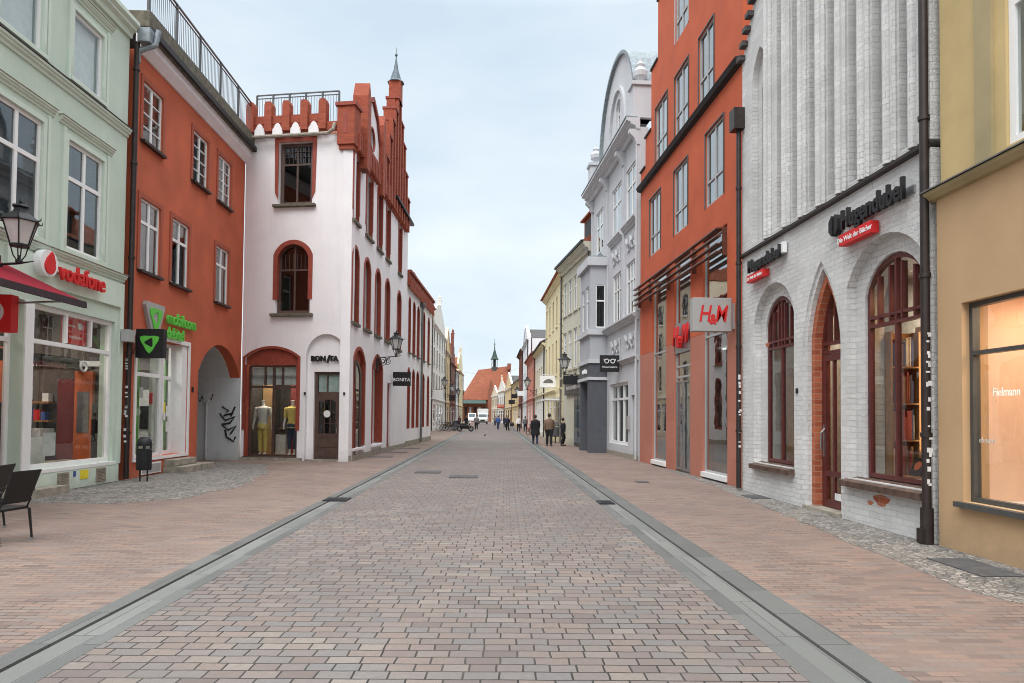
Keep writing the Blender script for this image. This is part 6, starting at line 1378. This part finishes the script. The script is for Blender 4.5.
# ------------------------------------------------------------------ lamps and small signs in the distance
lantern((-5.7, 78, 5.2), -.95, 'dark street lantern nearest on the left row of gables', 1.3, None, False)
lantern((-5.55, 90, 5.0), -.95, 'dark street lantern second along the left row of gables', 1.3, None, False)
lantern((-5.5, 104, 5.0), -.85, 'dark street lantern on the dark red brick gable', 1.3, None, False)
lantern((3.1, 64, 4.6), .85, 'dark street lantern on the corner of the off-white and salmon houses', 1.15, None, False)
lantern((3.1, 92, 4.8), .85, 'dark street lantern farther away on the white gabled house', 1.3, None, False)
for (x_, y_, z_, w_, h_, m_, lb) in ((-6.05, 73, 4.0, 1.0, .9, 'signwhite', 'pale blue-white box sign above the parked bicycles'), (3.4, 86, 4.6, .9, .6, 'signwhite', 'white box sign on the white gabled house'), (3.3, 112, 5.0, 1.0, .7, 'dark', 'dark sign on the sand coloured house'), (3.1, 120, 4.2, 1.1, .7, 'dark', 'second dark sign low on the sand coloured house'), (-5.9, 96, 4.2, .9, .8, 'valance', 'dark round-topped sign on the tan gabled house')):
    t = thing('hanging_sign', lb, 'sign', (x_, y_, z_)); MB().box(-w_ / 2, w_ / 2, -.08, .08, -h_ / 2, h_ / 2).build('board', m_, t); s_ = -1 if x_ < 0 else 1; MB().tube([(s_ * w_ / 2, 0, h_ * .3), (s_ * (w_ / 2 + .45), 0, h_ * .3)], .025).build('bracket', 'iron', t)

# ------------------------------------------------------------------ vehicles, bicycles, bins
v = thing('delivery_van', 'white box van facing the camera in front of the church', 'van', (-2.3, 138, 0))
MB().prof([(0, .45), (-.0, 1.15), (.55, 1.4), (1.1, 2.25), (1.7, 2.35), (1.8, .45)], -.98, .98).build('cab', 'vanwhite', v, bevel=.05)
MB().box(-1.12, 1.12, 1.82, 6.0, .6, 3.15).build('cargo_box', 'vanwhite', v, bevel=.04)
MB()._add([(-.86, .50, 1.36), (.86, .50, 1.36), (.8, 1.06, 2.18), (-.8, 1.06, 2.18), (-.86, .54, 1.34), (.86, .54, 1.34), (.8, 1.1, 2.16), (-.8, 1.1, 2.16)], [(0, 1, 2, 3), (7, 6, 5, 4), (0, 4, 5, 1), (1, 5, 6, 2), (2, 6, 7, 3), (3, 7, 4, 0)]).build('windscreen', 'vanglass', v)
MB().box(-.95, .95, -.08, .1, .35, .62).build('bumper', 'dark', v, bevel=.03); MB().box(-.45, .45, -.02, -.001, .68, .9).build('grille', 'dark', v)
for s in (-1, 1):
    MB().box(s * .75 - .15, s * .75 + .15, -.02, -.001, .72, .98).build('headlight', 'signwhite', v); MB().box(s * 1.1 - .08, s * 1.1 + .08, .8, .95, 1.5, 1.9).build('mirror', 'dark', v)
    for yy in (.9, 4.9): q_ = MB().lathe([(0, -.12), (.36, -.12), (.38, 0), (.36, .12), (0, .12)], s * .85, yy, .38, 16, ax='x').build('wheel', 'rubber', v); MB().lathe([(0, 0), (.2, 0)], s * .98, yy, .38, 12, ax='x').build('hub', 'steel', q_)
v = thing('delivery_van', 'second white van half hidden behind the front van, to its left', 'van', (-5.6, 172, 0))
MB().prof([(0, .45), (0, 1.1), (.6, 1.35), (1.2, 2.3), (5, 2.4), (5, .45)], -.95, .95).build('body', 'vanwhite', v, bevel=.05); MB().prof([(.60, 1.30), (.57, 1.38), (1.14, 2.24), (1.2, 2.2)], -.8, .8).build('windscreen', 'vanglass', v)
for s in (-1, 1):
    for yy in (.9, 4.2): MB().lathe([(0, -.12), (.34, -.12), (.36, 0), (.34, .12), (0, .12)], s * .85, yy, .36, 14, ax='x').build('wheel', 'rubber', v)
def bike_make():
    t = thing('parked_bicycle', 'bicycle', 'bicycle', (0, 0, 0), 0, 'bicycles parked along the street')
    for x_ in (-.52, .52):
        wv = MB().ring((x_, 0, .34), .32, .022, 22, 5).build('wheel', 'rubber', t); b = MB(); [b.tube([(x_ - .3 * math.cos(a), 0, .34 - .3 * math.sin(a)), (x_ + .3 * math.cos(a), 0, .34 + .3 * math.sin(a))], .003, 3) for a in [k * PI / 6 for k in range(6)]]; b.build('spokes', 'steel', wv)
    b = MB()
    for p in ([(-.52, 0, .34), (-.2, 0, .85)], [(-.52, 0, .34), (-.05, 0, .30), (-.2, 0, .85), (.36, 0, .84), (-.05, 0, .30)], [(.52, 0, .34), (.40, 0, .72), (.34, 0, .95)]): b.tube(p, .018, 6)
    b.build('frame', 'dark', t)
    MB().prof([(-.07, .9), (.07, .9), (.05, .96), (-.05, .96)], -.34, -.08).build('saddle', 'rubber', t)
    MB().tube([(.24, -.28, 1.02), (.33, -.15, 1.0), (.34, 0, .97), (.33, .15, 1.0), (.24, .28, 1.02)], .014, 6).build('handlebar', 'steel', t)
    MB().box(-.72, -.4, -.07, .07, .72, .74).build('luggage_rack', 'dark', t); MB().lathe([(0, -.02), (.09, -.02), (.09, .02), (0, .02)], -.05, 0, .30, 10, ax='y').build('chainring', 'steel', t)
    return t
proto = bike_make()
spots = [(-5.3, 72.5, .25, 'nearest bicycle at the left edge of the row by the buff house'), (-5.05, 73.8, .15, 'bicycle second from the front in the left group'), (-4.85, 75.0, -.1, 'bicycle third from the front in the left group'), (-4.9, 76.4, .2, 'bicycle fourth from the front in the left group'), (-5.3, 78.0, .4, 'bicycle leaning deeper in the left group, near the house wall'), (-5.0, 82, .1, 'bicycle standing apart left of the dark bin'), (-4.7, 86, .3, 'bicycle right behind the dark bin on the left'), (-4.8, 90, 0, 'farthest bicycle of the left row'),
         (3.75, 60, 1.2, 'front bicycle of the right group between the two walking men'), (3.35, 61.5, 1.0, 'second bicycle of the right group between the walking men'), (3.8, 63, 1.3, 'rearmost bicycle of the right group by the off-white house')]
for i, (x_, y_, rz, lb) in enumerate(spots):
    t = proto if i == 0 else copy_tree(proto); t.location = (x_, y_, .004); t.rotation_euler.z = rz; t['label'] = lb
t = thing('litter_bin', 'dark square litter bin beside the left bicycles', 'litter bin', (-4.55, 80, .004)); MB().box(-.35, .35, -.35, .35, .0, .95).build('body', 'anth', t, bevel=.03); MB().box(-.38, .38, -.38, .38, .95, 1.05).build('lid', 'dark', t, bevel=.02)
t = thing('litter_bin', 'dark domed litter bin on a post behind the man in the tan jacket', 'litter bin', (3.98, 43.8, .004)); MB().tube([(0, .2, 0), (0, .2, 1.0)], .04).build('post', 'iron', t); MB().lathe([(0, .4), (.2, .4), (.24, .45), (.24, 1.0), (.2, 1.02)], n=14).build('bucket', 'anth', t); MB().lathe([(.24, 1.1), (.24, 1.16), (.14, 1.32), (0, 1.36)], n=14).build('hood', 'anth', t)
m = thing('motorcycle', 'black scooter parked left of the roadway near the church end', 'motorcycle', (-3.05, 73, .004), math.radians(15))
for x_ in (-.62, .62): wv = MB().ring((x_, 0, .3), .24, .065, 20, 8).build('wheel', 'rubber', m); MB().lathe([(0, -.03), (.17, -.03), (.17, .03), (0, .03)], x_, 0, .3, 12, ax='y').build('rim', 'steel', wv)
MB().prof([(-.12, .3), (.12, .3), (.16, .6), (.1, .75), (-.1, .75), (-.16, .6)], -.6, .35).build('engine_body', 'dark', m, bevel=.03); MB().prof([(-.14, .76), (.14, .76), (.12, .88), (-.12, .88)], -.75, .05).build('seat', 'rubber', m, bevel=.02)
MB().tube([(.62, 0, .3), (.42, 0, .85), (.38, 0, 1.05)], .05).build('fork', 'dark', m); MB().tube([(.3, -.32, 1.05), (.38, 0, 1.08), (.3, .32, 1.05)], .022).build('handlebar', 'steel', m); MB().ball((.5, 0, .95), .12, 10).build('headlight', 'signwhite', m)
MB().box(-.95, -.6, -.2, .2, .85, 1.2).build('top_case', 'dark', m, bevel=.03)

# ------------------------------------------------------------------ people
def person(loc, rz, label, hgt=1.75, top='blackcloth', legs='denim', hair='hair', stride=.25, coat=False, bag=None, build_=1.0, hood=False, skirt=False, phase=1):
    """one continuous body, clothed; faces local -y"""
    t = thing('person', label, 'person', loc, rz); k = hgt / 1.75; fk = build_; t.scale = (k, k, k)
    me = bpy.data.meshes.new('body'); vs = []; es = []; rs = []
    def V_(p, r, par=None):
        vs.append(p); rs.append(r)
        if par is not None: es.append((par, len(vs) - 1))
        return len(vs) - 1
    pel = V_((0, 0, .95), (.155, .12)); wai = V_((0, 0, 1.1), (.14, .105), pel); chs = V_((0, .01, 1.32), (.165, .12), wai); nb = V_((0, .015, 1.46), (.075, .07), chs)
    nk = V_((0, 0, 1.53), (.052, .055), nb); hd = V_((0, -.015, 1.62), (.078, .092), nk); V_((0, -.01, 1.70), (.066, .078), hd)
    arms = []; lg = []
    for s in (-1, 1):
        sw = stride * .5 * s * phase
        sh = V_((s * .17, .01, 1.40), (.07, .065), chs); elb = V_((s * .24, .03 + sw * .25, 1.13), (.045, .045), sh); wr = V_((s * .25, -.06 + sw * .7, .90), (.03, .03), elb); hn = V_((s * .245, -.08 + sw * .8, .82), (.035, .022), wr); V_((s * .24, -.085 + sw * .85, .76), (.022, .014), hn)
        hp = V_((s * .09, 0, .88), (.095, .09), pel); kn = V_((s * .095, -.04 - sw * .6, .50), (.062, .062), hp); an = V_((s * .10, .02 - sw * 1.3 + (.08 if sw * -1 < 0 else 0), .09), (.042, .045), kn); V_((s * .105, -.13 - sw * 1.3 + (.06 if sw * -1 < 0 else 0), .035), (.04, .03), an)
        arms.append((sh, elb, wr)); lg.append((hp, kn, an))
    me.from_pydata(vs, es, []); ob = bpy.data.objects.new('body', me); C.objects.link(ob)
    sk_ = ob.modifiers.new('skin', 'SKIN'); sk_.use_smooth_shade = True; ss_ = ob.modifiers.new('sub', 'SUBSURF'); ss_.levels = 1; ss_.render_levels = 1
    for i, r_ in enumerate(rs): me.skin_vertices[0].data[i].radius = r_
    me.skin_vertices[0].data[0].use_root = True
    dg = bpy.context.evaluated_depsgraph_get(); m2 = bpy.data.meshes.new_from_object(ob.evaluated_get(dg)); bpy.data.objects.remove(ob)
    m2.materials.clear(); m2.materials.append(M['skin']); bo = link('body', m2, t); P = [Vector(v_) for v_ in vs]
    b = MB(); b.tube([(0, 0, .80 if coat else .90), (0, 0, 1.05), (0, .01, 1.25), (0, .012, 1.40), (0, .012, 1.49)], [x_ * fk for x_ in ((.25 if coat else .20), .205, .225, .20, .085)], 12)
    b.v = [(x_, y_ * .72, z_) for x_, y_, z_ in b.v]
    if coat: b.tube([(0, 0, .55), (0, 0, .85)], [.26 * fk, .23 * fk], 12)
    for sh, elb, wr in arms: b.tube([P[sh] + Vector((0, 0, .02)), P[sh], P[elb], P[wr]], [.05, .085 * fk, .068 * fk, .048], 8)
    b.build('jacket', top, t, smooth=True)
    b = MB()
    for hp, kn, an in lg: b.tube([P[hp] + Vector((0, 0, .08)), P[hp], P[kn], P[an] + Vector((0, 0, -.0))], [.11, .125 * fk, .085, .062], 8)
    if skirt: b.tube([(0, 0, .95), (0, 0, .55)], [.18, .23], 10)
    b.build('trousers', legs, t, smooth=True)
    for hp, kn, an in lg: MB().tube([P[an] + Vector((0, .05, -.06)), P[an] + Vector((0, -.03, -.05)), P[an] + Vector((0, -.16, -.06)), P[an] + Vector((0, -.2, -.065))], [.035, .05, .042, .02], 8).build('shoe', 'rubber', t, smooth=True)
    b = MB().ball((0, .015, 1.665), .104, 12, .92, 1.0, 1.08)
    b.v = [(x_, max(y_, -.055) if z_ < 1.70 else y_, z_) for x_, y_, z_ in b.v]; b.build('hair', hair, t, smooth=True)
    MB().prism([(-.014, -.13), (.014, -.13), (.016, -.09), (-.016, -.09)], 1.59, 1.645).build('nose', 'skin', t)
    if bag: MB().box(.22, .36, -.12, .14, .55, .9).build('bag', bag, t, bevel=.02)
    return t
person((2.55, 41.9, .004), math.radians(185), 'person in knee-length black coat walking away, left of the man in tan', 1.78, 'blackcloth', 'denim', 'hair', .3, True, None, 1.15)
person((3.19, 39.2, .004), math.radians(180), 'man in tan jacket and black trousers walking away on the right', 1.86, 'tan', 'blackcloth', 'hair', .22, False, None, 1.15)
person((4.02, 39.4, .004), math.radians(80), 'short-haired person in all black standing by the dark shopfront', 1.62, 'blackcloth', 'blackcloth', 'hair', .12, False, 'blackcloth', 1.05)
person((-2.1, 81.5, .004), math.radians(5), 'person in dark jacket with backpack walking in the road before the van', 1.78, 'greycloth', 'blackcloth', 'hair', .3, False, None, 1.15)
person((.55, 88, .004), math.radians(170), 'person in bright blue jacket walking in mid street', 1.75, 'blue', 'denim', 'hair', .3, False, None, 1.15)
person((1.55, 78, .004), math.radians(0), 'person in navy jacket pushing a small pram', 1.75, 'navycoat', 'blackcloth', 'hair', .3)
person((2.7, 74, .004), math.radians(10), 'person in white top and dark shorts on the right pavement edge', 1.72, 'whitecloth', 'blackcloth', 'hair', .25, skirt=False)
person((3.5, 76, .004), math.radians(190), 'person in dark clothes right beside the one in white top', 1.70, 'greycloth', 'blackcloth', 'hair', .2, bag='whitecloth')
person((-3.9, 96, .004), math.radians(20), 'person in black standing behind the parked scooter', 1.75, 'blackcloth', 'blackcloth', 'hair', .15, True)
person((1.6, 100, .004), math.radians(0), 'person in dark blue coat far behind the blue-jacketed walker', 1.75, 'navycoat', 'blackcloth', 'hair', .2, True)
person((-5.3, 105, .004), math.radians(200), 'person in maroon top at the left row beyond the bicycles', 1.7, 'maroonc', 'blackcloth', 'hair', .2)
person((.2, 118, .004), math.radians(0), 'distant person in grey near the pale houses', 1.72, 'greycloth', 'denim', 'hair', .2)
p = thing('pram', 'small dark pram pushed beside the person in navy jacket', 'pram', (2.05, 77.6, .004))
MB().prof([(-.3, .55), (.3, .55), (.38, .8), (.1, 1.0), (-.3, .85)], -.22, .22).build('basket', 'blackcloth', p, bevel=.02); MB().tube([(0, .3, .6), (0, .5, 1.05)], .02).build('push_bar', 'steel', p)
for x_ in (-.24, .24):
    for y_ in (-.28, .28): MB().ring((x_, y_, .16), .13, .025, 14, 5, ax='x').build('wheel', 'rubber', p)
MB().tube([(-.2, -.28, .16), (.2, .28, .5)], .015).build('strut', 'steel', p)
pg = thing('pigeon', 'small dark pigeon standing in mid road', 'pigeon', (-.72, 54.5, 0), .6)
b = MB().tube([(0, .16, .10), (0, .06, .14), (0, -.05, .17), (0, -.10, .22), (0, -.12, .27), (0, -.15, .28)], [.012, .05, .06, .04, .032, .01], 8)
b.build('bird_body', 'greycloth', pg, smooth=True)
for s in (-1, 1): MB().tube([(s * .02, 0, .12), (s * .02, -.01, .0)], .007, 5).build('leg', 'tan', pg)
# thin cable across the street far on the right
t = tag(MB().tube([(-6.4, 60 + i * 0, 6.6) if i == 0 else (-6.4 + 10.6 * i / 12, 60, 6.6 - 1.2 * math.sin(PI * i / 12)) for i in range(13)], .005, 4).build('street_cable', 'dark'), 'thin sagging cable strung across the street between the house rows', 'cable')
